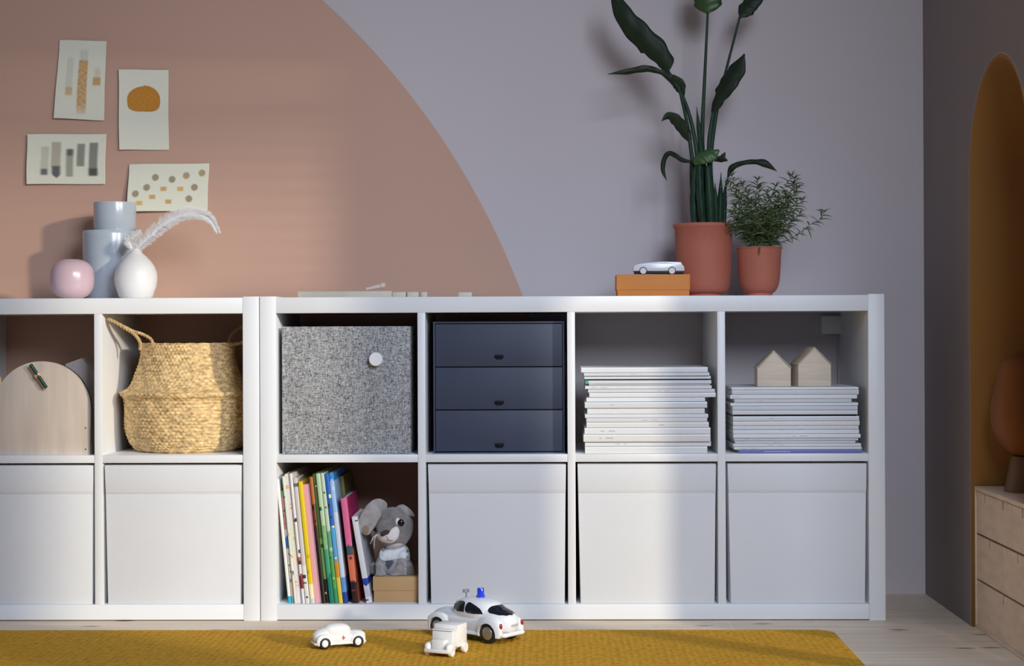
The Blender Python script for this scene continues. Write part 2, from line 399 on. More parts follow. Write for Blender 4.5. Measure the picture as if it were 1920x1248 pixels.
# ------------------------------------------------------------------ navy drawers
navy = mat('navy_board', (0.038, 0.05, 0.085), 0.6, vary=(4, 0.04), bump=(300, 0.05)); navyd = mat('navy_dark', (0.004, 0.005, 0.009), 0.6, spec=0.2)
Y0 = 0.03
p0 = at(812, 603, Y0); p1 = at(1059, 851, Y0)
t = thing('drawer_unit', ((p0.x+p1.x)/2, 0.2, zf), 'small navy blue three-drawer chest filling an upper shelf cell', 'drawer unit')
bm = BM(); T = 0.004
box(bm, p0.x, p1.x, Y0+0.012, 0.33, zf, p0.z, 0.001)
for a, b, c, d in ((p0.x, p0.x+T, zf, p0.z), (p1.x-T, p1.x, zf, p0.z), (p0.x+T, p1.x-T, p0.z-T, p0.z), (p0.x+T, p1.x-T, zf, zf+0.003)):
    box(bm, a, b, Y0, Y0+0.013, c, d, 0.0006)
build('body', bm, navy, t)
zs = [at(936, v, Y0).z for v in (606, 687.5, 768, 850)]
hz = [at(936, v, Y0).z for v in (669, 755, 835)]; hx = at(936, 669, Y0).x
for a, b, h in zip(zs, zs[1:], hz):
    bm = BM(); box(bm, p0.x+T+0.001, p1.x-T-0.001, Y0+0.0015, Y0+0.02, max(b, zf+0.004)+0.001, a-0.0012, 0.0012)
    d = build('drawer', bm, navy, t)
    bm = BM(); box(bm, hx-0.0105, hx+0.0105, Y0-0.0045, Y0+0.003, h-0.0015, h+0.005, 0.0012); box(bm, hx-0.007, hx+0.007, Y0-0.002, Y0+0.003, h-0.005, h-0.001, 0.0008)
    build('handle', bm, navyd, d, label='tiny dark metal pull')

# ------------------------------------------------------------------ magazines
def seeded(i): return random.Random(i)
def magazine(x0, x1, z0, z1, y0, dep, label, group, tint, marks, patch=None, sd=0):
    t = thing('magazine', ((x0+x1)/2, y0+dep/2, z0), label, 'magazine', group)
    g = 0.0004
    def colf(v, c, n):
        if n.y > -0.7: return tint
        f = (c.x-x0)/(x1-x0)
        if patch and patch[0] <= f <= patch[1]: return patch[2]
        for a, b, cc in marks:
            if a <= f <= b and abs((c.z-z0)/(z1-z0)-0.5) < 0.12: return cc
        return tint
    bm = BM(); n = 120; m = 5
    # spine as a fine grid so that its print can sit on it
    vv = [[bm.verts.new((x0+(x1-x0)*i/n, y0+(0.0006 if j in (0, m) else 0), z0+g+(z1-z0-g*2)*j/m)) for j in range(m+1)] for i in range(n+1)]
    for i in range(n):
        for j in range(m): bm.faces.new((vv[i][j], vv[i+1][j], vv[i+1][j+1], vv[i][j+1]))
    for j0, zz in ((0, z0+g), (m, z1-g)):      # covers
        a, b = bm.verts.new((x1, y0+dep, zz)), bm.verts.new((x0, y0+dep, zz))
        bm.faces.new([vv[i][j0] for i in range(n+1)]+[a, b])
    build('cover', bm, printed, t, smooth=False, color=colf)
    bm = BM(); box(bm, x0+0.001, x1-0.001, y0+0.001, y0+dep-0.001, z0+2*g, z1-2*g); build('pages', bm, paper_edge, t)
W1 = (0.74, 0.75, 0.77); W2 = (0.66, 0.68, 0.71); W3 = (0.74, 0.73, 0.71); W4 = (0.60, 0.62, 0.66); GAP_SHADE = (0.03, 0.035, 0.04); GM = (0.50, 0.50, 0.52)
st1 = [(120,185,68,1625,W1),(185,228,100,1645,W2),(228,266,105,1660,W1),(266,280,150,1640,GAP_SHADE),(280,326,120,1668,W2),(326,345,160,1650,W4),(345,388,115,1672,W1),(388,432,150,1712,W2),
       (432,492,165,1722,W1),(492,545,130,1590,W1),(545,622,110,1615,W2),(622,695,140,1585,W3),(695,743,112,1628,W1),(743,795,130,1615,W2),(795,865,130,1635,W3),(865,943,105,1655,W1),
       (943,1036,92,1655,W3),(1036,1095,110,1660,W1),(1095,1200,110,1615,W3)]
st2 = [(488,520,95,1445,W1),(520,571,100,1448,W4),(571,615,82,1430,W1),(615,655,125,1370,W4),(655,690,85,1440,W1),(690,735,105,1435,W4),(735,781,105,1435,W2),(781,797,112,1425,GAP_SHADE),(797,850,110,1450,W2),
       (850,898,110,1455,W3),(898,943,110,1445,W2),(943,986,110,1450,W1),(986,1030,112,1465,W1),(1030,1060,120,1440,W4),(1060,1088,130,1410,W2),(1088,1120,110,1470,W1),(1120,1153,120,1475,W1),(1153,1205,175,1480,(0.16,0.17,0.42))]
ORD = ['topmost', 'second', 'third', 'fourth', 'fifth', 'sixth', 'seventh', 'eighth', 'ninth', 'tenth', 'eleventh', 'twelfth', 'thirteenth', 'fourteenth', 'fifteenth', 'sixteenth', 'seventeenth', 'eighteenth', 'bottom']
def stack(st, ox, oy, sc, where, group, ybase):
    st = st[::-1]; ytop = []
    z = ZR[2]; n = len(st)
    YB = 0.014
    zt = [at(1200, oy+a[0]/sc, YB).z for a in st]
    for i, (a, b, l, r, tint) in enumerate(st):
        z1 = zt[i]; R = seeded(i+oy)
        yy = YB+R.uniform(-0.004, 0.006)+(0.012 if tint == GAP_SHADE else 0)
        x0 = at(ox+l/sc, 780, yy).x; x1 = at(ox+r/sc, 780, yy).x
        marks = []
        if R.random() < 0.45 and tint != GAP_SHADE:
            f = R.uniform(0.02, 0.6)
            for q in range(R.randint(1, 2)):
                wd = R.uniform(0.02, 0.06); marks.append((f, f+wd, GM)); f += wd+0.03
        k = n-1-i
        if tint == GAP_SHADE: what = 'dark slip as gap shade'  # dark slip put in for the shade in a gap between magazines
        elif tint[2] < 0.5 and tint[0] < 0.3: what = 'blue-spined magazine'; marks = [(0.2, 0.42, (0.5, 0.52, 0.6))]
        else: what = 'white-spined magazine'
        patch = (0, 0.028, lin('#3fae86')) if (ox == 1080 and k == 4) else None
        if patch: what = 'green-ended white magazine'
        pos = 'topmost' if k == 0 else ('lowest' if k == n-1 else ORD[k] + ' from the top')
        magazine(x0, x1, z, z1, yy, 0.215, f'{what}, {pos} in {where}', group, tint, marks, patch)
        z = z1
    return z
ztop1 = stack(st1, 1080, 670, 6.567, 'the stack beside navy drawers', 'magazines stacked beside the navy drawers', 0)
ztop2 = stack(st2, 1355, 640, 5.67, 'the stack under wooden houses', 'magazines stacked under the wooden houses', 0)
# binder clip mark on the top magazine of the first stack
c0 = at(1304, 680, 0.012)

# ------------------------------------------------------------------ wooden houses
pine = mat('pine_block', (0.66, 0.55, 0.43), 0.6, vary=(9, 0.12), stretch=(1.5, 6, 16))
for (l, r, ev, ax, av, y, rot, lab) in ((1420, 1483, 691, 1451.5, 658.5, 0.045, 0.0, 'small pale wooden house block, the lower left of the pair on the magazines'),
                                    (1492, 1556, 684, 1523, 652, 0.05, 0.16, 'small pale wooden house block, the slightly taller right one of the pair')):
    x0 = at(l, 726, y).x; x1 = at(r, 726, y).x; ze = at(ax, ev, y).z; za = at(ax, av, y).z; cx = (x0+x1)/2; hw = (x1-x0)/2
    t = thing('wooden_house', (cx, y+0.03, ztop2), lab, 'toy house', 'pair of wooden house blocks')
    bm = BM(); prism(bm, [(cx-hw, ztop2), (cx+hw, ztop2), (cx+hw, ze), (cx, za-0.0015), (cx-hw, ze)], y, y+0.06, 0.0012)
    build('block', bm, pine, t)
    bm = BM(); k = 0.0035
    prism(bm, [(cx-hw-0.001, ze), (cx, za-0.0015), (cx+hw+0.001, ze), (cx+hw+0.002, ze+k*.6), (cx, za+k*.6), (cx-hw-0.002, ze+k*.6)], y-0.001, y+0.061, 0.0005)
    build('roof', bm, mat('roof_slat', (0.50, 0.43, 0.32), 0.6, vary=(40, 0.1)), t)
    if rot: t.rotation_euler.z = rot

# ------------------------------------------------------------------ wall outlet in the last cell
p0 = at(1541, 592, 0.37); p1 = at(1586, 626, 0.37)
t = thing('cable_outlet', ((p0.x+p1.x)/2, 0.385, p1.z), 'grey white cable outlet box on the back wall above the wooden houses', 'outlet')
bm = BM(); box(bm, p0.x, p1.x, 0.372, 0.399, p1.z, p0.z, 0.003); build('housing', bm, mat('outlet_plastic', (0.80, 0.80, 0.79), 0.45), t)
cx = at(1574, 640, 0.385).x
bm = BM(); box(bm, cx-0.004, cx+0.004, 0.390, 0.399, ZR[0]+0.3, p1.z, 0.001); build('cable_duct', bm, mat('duct', (0.50, 0.46, 0.47), 0.6), t)

# ------------------------------------------------------------------ picture books
C = lin
def bandcol(bands, f):
    for a, c in bands:
        if f <= a: return c
    return bands[-1][1]
wht = C('#ded8d0'); BK = []
# bottom-left px, width px, top v, lean deg, spine bands from bottom to top (fraction, colour), spots, label
books = [
 (540.5, 5.5, 897, 5.4, [(.06, '#2aa9c4'), (1, '#e6e3dc')], [], 'thin white picture book at the far left of the book row, cyan foot', 0.21),
 (547, 4.5, 919, 5.4, [(.05, '#7ac0d8'), (.2, '#e4c9c0'), (.48, '#ded9cc'), (.58, '#2d6fb0'), (.66, '#cfd0cc'), (.95, '#c98a82'), (1, '#7b9a6b')], ['#3b5f49', '#b0533f', '#3f5fa5'], 'thin multicoloured book, second from the left in the row', 0.20),
 (552, 4.5, 892, 5.4, [(.25, '#ded6c4'), (.4, '#e4ddd2'), (1, '#cdd8cb')], ['#d9a774', '#5c7a5c'], 'thin pale green and white picture book near the left end', 0.21),
 (557, 8.5, 888, 5.5, [(.3, '#e2dedb'), (.6, '#e6dccb'), (1, '#e4dcd6')], ['#e0b07e', '#d8c4a0'], 'plain cream white picture book, tallest near the left end', 0.24),
 (566.5, 5.5, 887, 5.5, [(.12, '#dcd9d7'), (.22, '#7a1f2c'), (.30, '#dbd6cd'), (.36, '#b5603f'), (.6, '#e0ddd5'), (1, '#e6ddd9')], ['#3a2030', '#9c3040'], 'white picture book with dark red marks on its spine', 0.26),
 (573, 8, 895, 5.6, [(.1, '#d9d4d2'), (.3, '#e1dcd0'), (1, '#cbc6c2')], ['#6b6a80', '#3a3c44'], 'greyish white picture book left of the yellow one', 0.24),
 (582, 8, 902, 5.6, [(.05, '#c9d1c6'), (.16, '#ece2b6'), (1, '#dfc41c')], ['#c9a41a'], 'bright yellow picture book beside the pink one', 0.22),
 (591, 12.5, 907, 5.7, [(1, '#dda3ad')], [], 'plain pale pink picture book with a broad spine', 0.20),
 (604.5, 6, 893, 5.8, [(.5, '#1c1513'), (.62, '#3a1f17'), (.78, '#6e3320'), (1, '#b0602c')], ['#0e0c0c'], 'dark picture book with an orange top, right of the pale pink one', 0.22),
 (611.5, 6, 888, 5.9, [(.18, '#1f2417'), (.5, '#6d9a52'), (1, '#4a6b2c')], ['#d7cf9a', '#27401a'], 'dark green picture book beside the pale green one', 0.24),
 (618.5, 8, 887, 6.0, [(.2, '#107a68'), (.42, '#3e9a70'), (.6, '#7fae7a'), (1, '#b4cba9')], ['#1c6a54', '#8fb58c'], 'pale green picture book with a teal foot', 0.25),
 (627.5, 7, 886, 6.1, [(.12, '#2d8f5b'), (.34, '#4f9c4c'), (.55, '#5d9c74'), (1, '#bccdb2')], ['#2f6b4a', '#a6c795'], 'pale green picture book with grass green foot, left of the blue one', 0.25),
 (635.5, 7.5, 888, 6.2, [(.2, '#d8c24a'), (.33, '#c98e2a'), (.6, '#4d9bd0'), (1, '#1f62b8')], ['#efe3a0', '#3a3a20'], 'deep blue picture book with a yellow dotted foot', 0.22),
 (644, 8.5, 887, 6.3, [(.08, '#22408f'), (.2, '#5f90cf'), (.7, '#c6d3e2'), (.95, '#9cc0ea'), (1, '#2f86d6')], ['#bcd0e6'], 'light blue and white picture book with a dark blue foot', 0.24),
]
def make_book(x0, th, hgt, lean, bands, spots, label, dep, y0, sidecol=None, sidefn=None):
    t = thing('picture_book', (x0, y0+dep/2, ZR[0]), label, 'book', 'picture books leaning in a lower cell')
    Rm = Matrix.Translation(Vector((x0, 0, ZR[0]))) @ Matrix.Rotation(-math.radians(lean), 4, 'Y')
    bands = [(a, C(c)) for a, c in bands]; R = seeded(int(x0*1e5))
    sp = []
    for c in spots:
        for _ in range(3):
            f = R.uniform(0.03, 0.95); sp.append((f, f+R.uniform(0.005, 0.03), R.uniform(-0.1, 0.5), C(c)))
    inv = Rm.inverted()
    def colf(v, c, n):
        q = inv @ c; f = q.z/hgt; g = q.x/th
        if sidefn and (inv.to_3x3() @ n).x > 0.7: return sidefn((q.y-y0)/dep, f)
        for a, b, gg, cc in sp:
            if a <= f <= b and gg <= g <= gg+0.6: return cc
        return bandcol(bands, f)
    bm = BM(); b = 0.0011; m = 70; g = 4; dd = 16
    def grid(fn, nu, nv):
        V = [[bm.verts.new(Rm @ Vector(fn(i/nu, j/nv))) for j in range(nv+1)] for i in range(nu+1)]
        for i in range(nu):
            for j in range(nv): bm.faces.new((V[i][j], V[i+1][j], V[i+1][j+1], V[i][j+1]))
    grid(lambda a, c: (th*a, y0+0.0012*(2*a-1)**2, hgt*c), g, m)                 # spine, slightly rounded
    grid(lambda a, c: (th, y0+0.0012+dep*a, hgt*c), dd, m)
    grid(lambda a, c: (0, y0+0.0012+dep*a, hgt*c), 1, m)
    bb = min(b, th*0.2)
    grid(lambda a, c: (th-bb, y0+0.002+(dep-0.001)*a, hgt*c), 1, 1); grid(lambda a, c: (bb, y0+0.002+(dep-0.001)*a, hgt*c), 1, 1)
    for z in (0, hgt):
        grid(lambda a, c: (bb*a, y0+0.0012+dep*c, z), 1, 1); grid(lambda a, c: (th-bb*a, y0+0.0012+dep*c, z), 1, 1); grid(lambda a, c: (th*a, y0+0.002*c, z), 1, 1)
    grid(lambda a, c: (bb*a, y0+0.0012+dep, hgt*c), 1, 1); grid(lambda a, c: (th-bb*a, y0+0.0012+dep, hgt*c), 1, 1)
    build('cover', bm, printed, t, smooth=False, color=colf)
    bm = BM(); box(bm, bb+0.0001, th-bb-0.0001, y0+0.0025, y0+dep-0.003, 0.003, hgt-0.003, mtx=Rm); build('pages', bm, paper_edge, t)
    return t
YB = 0.016
kx = mpp(YB)
xc = None
for (u, wpx, vt, lean, bands, spots, lab, dep) in books:
    yb = YB+seeded(int(u*7)).uniform(-0.004, 0.006)
    x0 = at(u, 1130, yb).x; th = wpx*kx*0.97
    if xc is not None: x0 = max(x0, xc)
    xc = x0+(th/math.cos(math.radians(lean)))+0.0004
    zt = at(u, vt, yb).z; hgt = (zt-ZR[0]-0.001)/math.cos(math.radians(lean))
    make_book(x0, th, hgt, lean, bands, spots, lab, dep, yb)
# olive book set back, pink book with its cover turned to the room, small white book
x0 = xc+0.0006
def olive(a, f): return C('#5d5a2c') if f > 0.15 else C('#20221a')
def pinkside(a, f):
    if f > 0.60: return C('#c2306b')
    if f > 0.52: return C('#33474a') if a < 0.5 else C('#7d1f38')
    d = (a-0.25-0.9*(0.35-f))
    if abs(d) < 0.28 and f > 0.12: return C('#e07a56')
    if f < 0.08+0.25*(0.5-a): return C('#d9603f')
    return C('#1b1512')
make_book(x0, 0.010, (at(640, 893, 0.11).z-ZR[0])/math.cos(0.11), 6.4, [(1, '#6a6632')], [], 'olive green book set back behind the magenta one', 0.19, 0.11, sidefn=olive)
x0 += 0.0106
xp = at(656, 1130, YB).x
make_book(max(x0, xp), 0.0145, (at(640, 934, YB).z-ZR[0])/math.cos(0.11), 6.5, [(.1, '#2a1a17'), (.2, '#1c1a1a'), (.46, '#db7355'), (.55, '#41565a'), (.62, '#e26a9a'), (1, '#d76b92')], ['#7d2b4d'], 'magenta picture book with orange shapes low on its cover', 0.20, YB, sidefn=pinkside)
make_book(at(687, 1130, YB).x, 0.0130, (at(660, 969, YB).z-ZR[0])/math.cos(0.17), 9.6, [(.07, '#e6e4ea'), (.16, '#c9ccd8'), (.21, '#d0d3df'), (.28, '#2c3fa8'), (1, '#dddde3')], ['#26282e'], 'short white book leaning at the right end of the row, blue and red foot', 0.20, YB)

# ------------------------------------------------------------------ tan cardboard box and plush rabbit
card = mat('tan_cardboard', (0.56, 0.34, 0.15), 0.7, vary=(7, 0.05), bump=(200, 0.1))
YC = 0.03
bx0 = at(699, 1100, YC).x; bx1 = cell_x(0, 0)[1]-0.001; zl0 = at(740, 1107, YC).z; zl1 = at(740, 1081, YC).z
t = thing('cardboard_box', ((bx0+bx1)/2, 0.12, ZR[0]), 'tan cardboard box with a lid under the plush rabbit', 'box')
bm = BM(); box(bm, bx0+0.002, bx1-0.002, YC+0.002, 0.24, ZR[0], zl1-0.003, 0.001); build('body', bm, card, t)
bm = BM(); box(bm, bx0, bx1, YC, 0.242, zl0, zl1, 0.0012); build('lid', bm, card, t)

fur = mat('grey_plush', (0.235, 0.215, 0.20), 0.95, bump=(260, 1.0), vary=(70, 0.22), sheen=0.4, spec=0.1)
furl = mat('pale_plush', (0.40, 0.37, 0.35), 0.95, bump=(260, 1.0), vary=(70, 0.18), sheen=0.4, spec=0.1)
furw = mat('white_plush', (0.84, 0.79, 0.76), 0.95, bump=(260, 0.6), vary=(60, 0.05), sheen=0.3, spec=0.1)
YR = 0.075
mp_ = mpp(YR)
rc = at(738.5, 992, YR)
t = thing('plush_rabbit', (rc.x, YR+0.02, zl1), 'grey plush rabbit with a white muzzle and shirt, seated on the tan box', 'plush toy')
def px(u, v, dy): return at(u, v, YR+dy)
bm = BM()
k = mp_
HR = Matrix.Rotation(0.25, 3, 'Y')
ball(bm, px(738.5, 988, 0.0), (36*k, 34*k, 37*k), 2.2, HR)          # head
ball(bm, px(737, 1003, -0.012), (30*k, 26*k, 24*k), 2.0, HR)         # cheeks
ball(bm, px(742, 1045, 0.012), (27*k, 25*k, 32*k), 2.1)             # torso
ball(bm, px(745, 1066, 0.016), (31*k, 27*k, 24*k), 2.1)             # seat
for s in (((722, 1040), (713, 1058), (714, 1082)), ((756, 1040), (752, 1062), (741, 1082))):   # arms reaching down
    for a, b in zip(s, s[1:]):
        for q in np.linspace(0, 1, 7):
            u = a[0]+(b[0]-a[0])*q; v = a[1]+(b[1]-a[1])*q
            ball(bm, px(u, v, -0.014-0.006*(v-1040)/40), (9.5*k, 9.5*k, 9.5*k), 2, None, 16)
ball(bm, px(714, 1083, -0.024), (13*k, 11*k, 12*k), 2.1)            # feet and paws
ball(bm, px(738, 1086, -0.024), (13*k, 11*k, 11*k), 2.1)
ball(bm, px(759, 1070, -0.010), (17*k, 15*k, 20*k), 2.1, Matrix.Rotation(-0.4, 3, 'Y'))
ball(bm, px(702, 1074, 0.010), (13*k, 13*k, 20*k), 2.1)
for v in bm.verts: v.co.z = max(v.co.z, zl1+0.0005)
b2 = fuse(bm, 0.0016, 5)
for v in b2.verts:
    v.co.z = max(v.co.z, zl1+0.0004); v.co += v.normal*random.uniform(-0.0004, 0.0006)
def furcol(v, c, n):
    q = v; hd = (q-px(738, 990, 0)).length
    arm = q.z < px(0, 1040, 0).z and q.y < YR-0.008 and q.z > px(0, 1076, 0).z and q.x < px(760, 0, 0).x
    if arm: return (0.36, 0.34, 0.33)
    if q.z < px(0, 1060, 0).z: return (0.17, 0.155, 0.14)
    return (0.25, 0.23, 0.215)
furc = mat('body_plush', (1, 1, 1), 0.95, attr='Col', bump=(260, 1.0), vary=(90, 0.25), sheen=0.4, spec=0.1)
build('body', b2, furc, t, color=furcol, deg=180)
def ribbon_pad(pts, wd, th, m, name, n=8, lab=None):
    """flat padded shape through pixel points (u, v, dy)"""
    P = catmull([px(*p) for p in pts], n); Ws = []
    wd = [w*k for w in wd]
    bm = BM(); rings = []
    for i, p in enumerate(P):
        f = i/(len(P)-1)*(len(wd)-1); a = int(min(f, len(wd)-2)); w = wd[a]+(wd[a+1]-wd[a])*(f-a)
        tg = (P[min(i+1, len(P)-1)]-P[max(i-1, 0)]).normalized(); sd = tg.cross(Vector((0, 1, 0))).normalized(); nr = sd.cross(tg)
        rings.append([bm.verts.new(p+sd*(w*math.cos(q))+nr*(th*math.sin(q)*min(1, w/0.006+0.2))) for q in np.linspace(0, 2*PI, 20, endpoint=False)])
    for A, B in zip(rings, rings[1:]):
        for j in range(20): bm.faces.new((A[j], A[(j+1) % 20], B[(j+1) % 20], B[j]))
    bm.faces.new(rings[0][::-1]); bm.faces.new(rings[-1])
    return build(name, bm, m, t, deg=180, label=lab)
e = ribbon_pad([(723, 950, 0.0), (708, 951, -0.022), (695, 966, -0.034), (687, 985, -0.036), (688, 1002, -0.034)], [8, 16, 17, 17, 15, 4], 0.005, furl, 'ear', lab='left ear folded forward over the face')
ribbon_pad([(686, 985, -0.0425), (686, 993, -0.0425), (688, 1001, -0.041)], [3, 6, 5, 1], 0.0012, mat('ear_patch', (0.30, 0.21, 0.14), 0.9), 'ear_lining')
ribbon_pad([(744, 952, 0.004), (754, 953, -0.006), (766, 960, -0.012), (777, 967, -0.010)], [3, 8, 7, 1.5], 0.003, furl, 'ear', lab='small right ear flopping outwards')
# muzzle, fitted over the head
def surf(poly, dy, m, name, bvh, off=0.0012, rings=8, lab=None, th=0.0):
    """a patch following the body's own surface inside a pixel outline"""
    pts = catmull([Vector((a, b, 0)) for a, b in poly+[poly[0]]], 6)[:-1]; c = sum((p for p in pts), Vector())/len(pts)
    bm = BM(); RR = []
    for r in range(rings+1):
        f = r/rings; ring = []
        for p in (pts if r < rings else [c]):
            q = p*(1-f)+c*f; d = ray(q.x, q.y).normalized()
            h = bvh.ray_cast(CAM, d)
            P = h[0]-d*(off+th*math.sin(min(1, f*2.2)*PI/2)) if h[0] else at(q.x, q.y, YR-0.02)
            ring.append(bm.verts.new(P))
        RR.append(ring)
    for A, B in zip(RR, RR[1:]):
        nA = len(A)
        for j in range(nA):
            if len(B) == 1: bm.faces.new((A[j], A[(j+1) % nA], B[0]))
            else: bm.faces.new((A[j], A[(j+1) % nA], B[(j+1) % nA], B[j]))
    return build(name, bm, m, t, deg=180, label=lab)
body = [o for o in t.children if o.name.startswith('body')][0]
tmp = bmesh.new(); tmp.from_mesh(body.data); bmesh.ops.translate(tmp, verts=tmp.verts[:], vec=ORG[t.name]); bvh = BVHTree.FromBMesh(tmp); tmp.free()
surf([(744, 986), (749, 995), (745, 1010), (732, 1018), (716, 1015), (706, 1007), (707, 1000), (720, 1003), (728, 1000), (735, 990)], 0, furw, 'muzzle', bvh, 0.001, th=0.005, lab='white plush muzzle')
def bead(name, u, v, ru, rv, rd, dy, m, lab=None, rot=None):
    d = ray(u, v).normalized(); h = bvh.ray_cast(CAM, d); p = h[0] if h[0] else px(u, v, -0.03)
    bm = BM(); ball(bm, p-d*dy, (ru*k, rd*k, rv*k), 2.2, rot, 24); build(name, bm, m, t, deg=180, label=lab)
blk = mat('black_gloss', (0.006, 0.006, 0.007), 0.08)
bead('eye', 751, 979.5, 7.2, 6.5, 4, 0.0008, blk, 'round glossy black eye', Matrix.Rotation(0.5, 3, 'Y'))
bead('eye_white', 746, 977.5, 4.5, 7, 2, 0.0006, furw)
bead('nose', 721.5, 999, 9, 5, 5, 0.003, mat('dark_nose', (0.05, 0.035, 0.03), 0.8), 'dark stitched nose', Matrix.Rotation(-0.45, 3, 'Y'))
bead('eye', 705, 993, 4.5, 4, 4, 0.001, blk)
bm = BM()
mp2 = [(724, 1004), (727, 1010), (726, 1013)], [(727, 1010), (731, 1013), (736, 1012)]
for mm in mp2:
    pp = []
    for q in catmull([Vector((a, b, 0)) for a, b in mm], 5):
        d = ray(q.x, q.y).normalized(); h = bvh.ray_cast(CAM, d); pp.append(h[0]-d*0.0064 if h[0] else px(q.x, q.y, -0.03))
    tube(bm, pp, 0.0006, 6)
build('mouth', bm, mat('stitch', (0.12, 0.08, 0.07), 0.9), t)
bm = BM()
for u0, v0, u1, v1 in ((706, 1001, 694, 1020), (705, 1003, 702, 1028), (708, 1003, 697, 1014)):
    a = px(u0, v0, -0.03); b = px(u1, v1, -0.040); tube(bm, [a, (a+b)/2+Vector((-0.002, 0, 0.002)), b], [0.0009, 0.0008, 0.0005], 6)
build('whiskers', bm, mat('whisker_yarn', (0.75, 0.70, 0.66), 0.9), t)
surf([(714, 1030), (726, 1024), (748, 1018), (762, 1023), (768, 1036), (767, 1050), (757, 1046), (742, 1048), (730, 1050), (718, 1050), (711, 1042)], 0, mat('white_cloth', (0.72, 0.74, 0.78), 0.85, bump=(150, 0.3)), 'shirt', bvh, 0.0012, th=0.002, lab='white cloth shirt')
surf([(722, 1052), (733, 1050), (738, 1053), (731, 1064), (726, 1066)], 0, mat('blue_grey_cloth', (0.09, 0.11, 0.16), 0.9), 'belly_patch', bvh, 0.0008)

# ------------------------------------------------------------------ seagrass basket
cx0, cx1 = cell_x(XL, 3); bc = Vector(((cx0+cx1)/2+0.001, 0.170, ZR[2]))
def zpx(v, Y=0.05): return at(340, v, Y).z-ZR[2]
prof = [(0.118, 0.0), (0.130, 0.006), (0.143, 0.022), (0.150, 0.045), (0.153, 0.075), (0.1545, 0.10), (0.1545, 0.120), (0.156, 0.130), (0.1650, 0.139), (0.1645, 0.145), (0.151, 0.151), (0.141, 0.160), (0.132, 0.175), (0.1245, 0.195), (0.119, 0.215), (0.115, 0.235), (0.1135, 0.255), (0.1125, 0.264)]
zs_ = np.array([p[1] for p in prof]); rs_ = np.array([p[0] for p in prof]); HB = 0.264
bm = BM(); NU, NV = 420, 230; rows = []
ls = np.concatenate([[0], np.cumsum(np.hypot(np.diff(zs_), np.diff(rs_)))]); ss = np.linspace(0, ls[-1], NV+1)
zz = np.interp(ss, ls, zs_); rr_ = np.interp(ss, ls, rs_)
NK = 78; RH = 0.0082
for j in range(NV+1):
    row = []
    for i in range(NU):
        th = 2*PI*i/NU; ph = ss[j]/RH; r_i = int(ph)
        a = th*NK/(2*PI)+0.5*(r_i % 2)
        hh = abs(math.sin(PI*a))**0.6*abs(math.sin(PI*ph))**0.6
        d = 0.0028*hh*(0.75+0.5*math.sin(int(a)*12.9+r_i*78.2)**2)+0.0008*math.sin(th*17+ss[j]*90)+0.0006*math.sin(th*7+ss[j]*40)
        r = rr_[j]+d-0.002
        row.append(bm.verts.new((bc.x+r*math.cos(th), bc.y+r*math.sin(th), bc.z+zz[j]+0.0006*math.sin(th*23))))
    rows.append(row)
for A, B in zip(rows, rows[1:]):
    for i in range(NU): bm.faces.new((A[i], A[(i+1) % NU], B[(i+1) % NU], B[i]))
bm.faces.new(rows[0][::-1])
inner = [bm.verts.new((bc.x+(v.co.x-bc.x)*0.94, bc.y+(v.co.y-bc.y)*0.94, v.co.z-0.002)) for v in rows[-1]]
inn2 = [bm.verts.new((bc.x+(v.co.x-bc.x)*0.98, bc.y+(v.co.y-bc.y)*0.98, bc.z+0.14)) for v in inner]
for A, B in ((rows[-1], inner), (inner, inn2)):
    for i in range(NU): bm.faces.new((A[i], A[(i+1) % NU], B[(i+1) % NU], B[i]))
bm.faces.new(inn2)
for v in bm.verts: v.co.z = max(v.co.z, ZR[2]+0.0003)
straw = mat('seagrass', (0.68, 0.47, 0.22), 0.6, vary=(75, 0.5), bump=(160, 0.5), stretch=(1, 1, 2.0))
straw2 = mat('seagrass_rope', (0.52, 0.36, 0.18), 0.7, vary=(120, 0.3), bump=(200, 0.5))
t = thing('seagrass_basket', tuple(bc), 'round woven seagrass basket with a pinched waist and rope handles', 'basket')
build('body', bm, straw, t, deg=180)
def rope(pts, r, twists, name='handle', parent=None, strands=2):
    P = catmull(pts, 14); bm = BM(); n = len(P)
    for s in range(strands):
        Q = []
        for i, p in enumerate(P):
            tg = (P[min(i+1, n-1)]-P[max(i-1, 0)]).normalized(); a = tg.cross(Vector((0, 1, 0.1))).normalized(); b = tg.cross(a)
            an = twists*2*PI*i/n+s*2*PI/strands; Q.append(p+a*(r*0.62*math.cos(an))+b*(r*0.62*math.sin(an)))
        tube(bm, Q, r*0.66, 7)
    return build(name, bm, straw2, parent, deg=180)
ya = 0.10
zc = ZR[3]-0.004; xl = cell_x(XL, 3)[0]
hp = [at(263, 655, ya-0.015), at(262, 640, ya-0.02), at(252, 627, 0.07), at(236, 616, 0.045), at(216, 604, 0.025), at(202, 599, 0.012)]
top_ = Vector((xl+0.008, 0.03, zc-0.008))
rope(hp[:-1]+[top_], 0.0038, 9, parent=t)
rope([at(288, 650, ya+0.0), at(283, 636, ya), at(266, 626, 0.085), at(250, 621, 0.07), at(232, 612, 0.05), Vector((xl+0.009, 0.040, zc-0.009))], 0.0036, 9, parent=t)
hx = cell_x(XL, 3)[1]
rope([at(428, 652, 0.20), at(436, 625, 0.20), Vector((hx-0.02, 0.19, zc-0.02)), Vector((hx-0.008, 0.16, zc-0.03)), Vector((hx-0.012, 0.13, zc-0.06)), Vector((bc.x+0.106, 0.14, ZR[2]+0.257))], 0.0038, 10, parent=t)

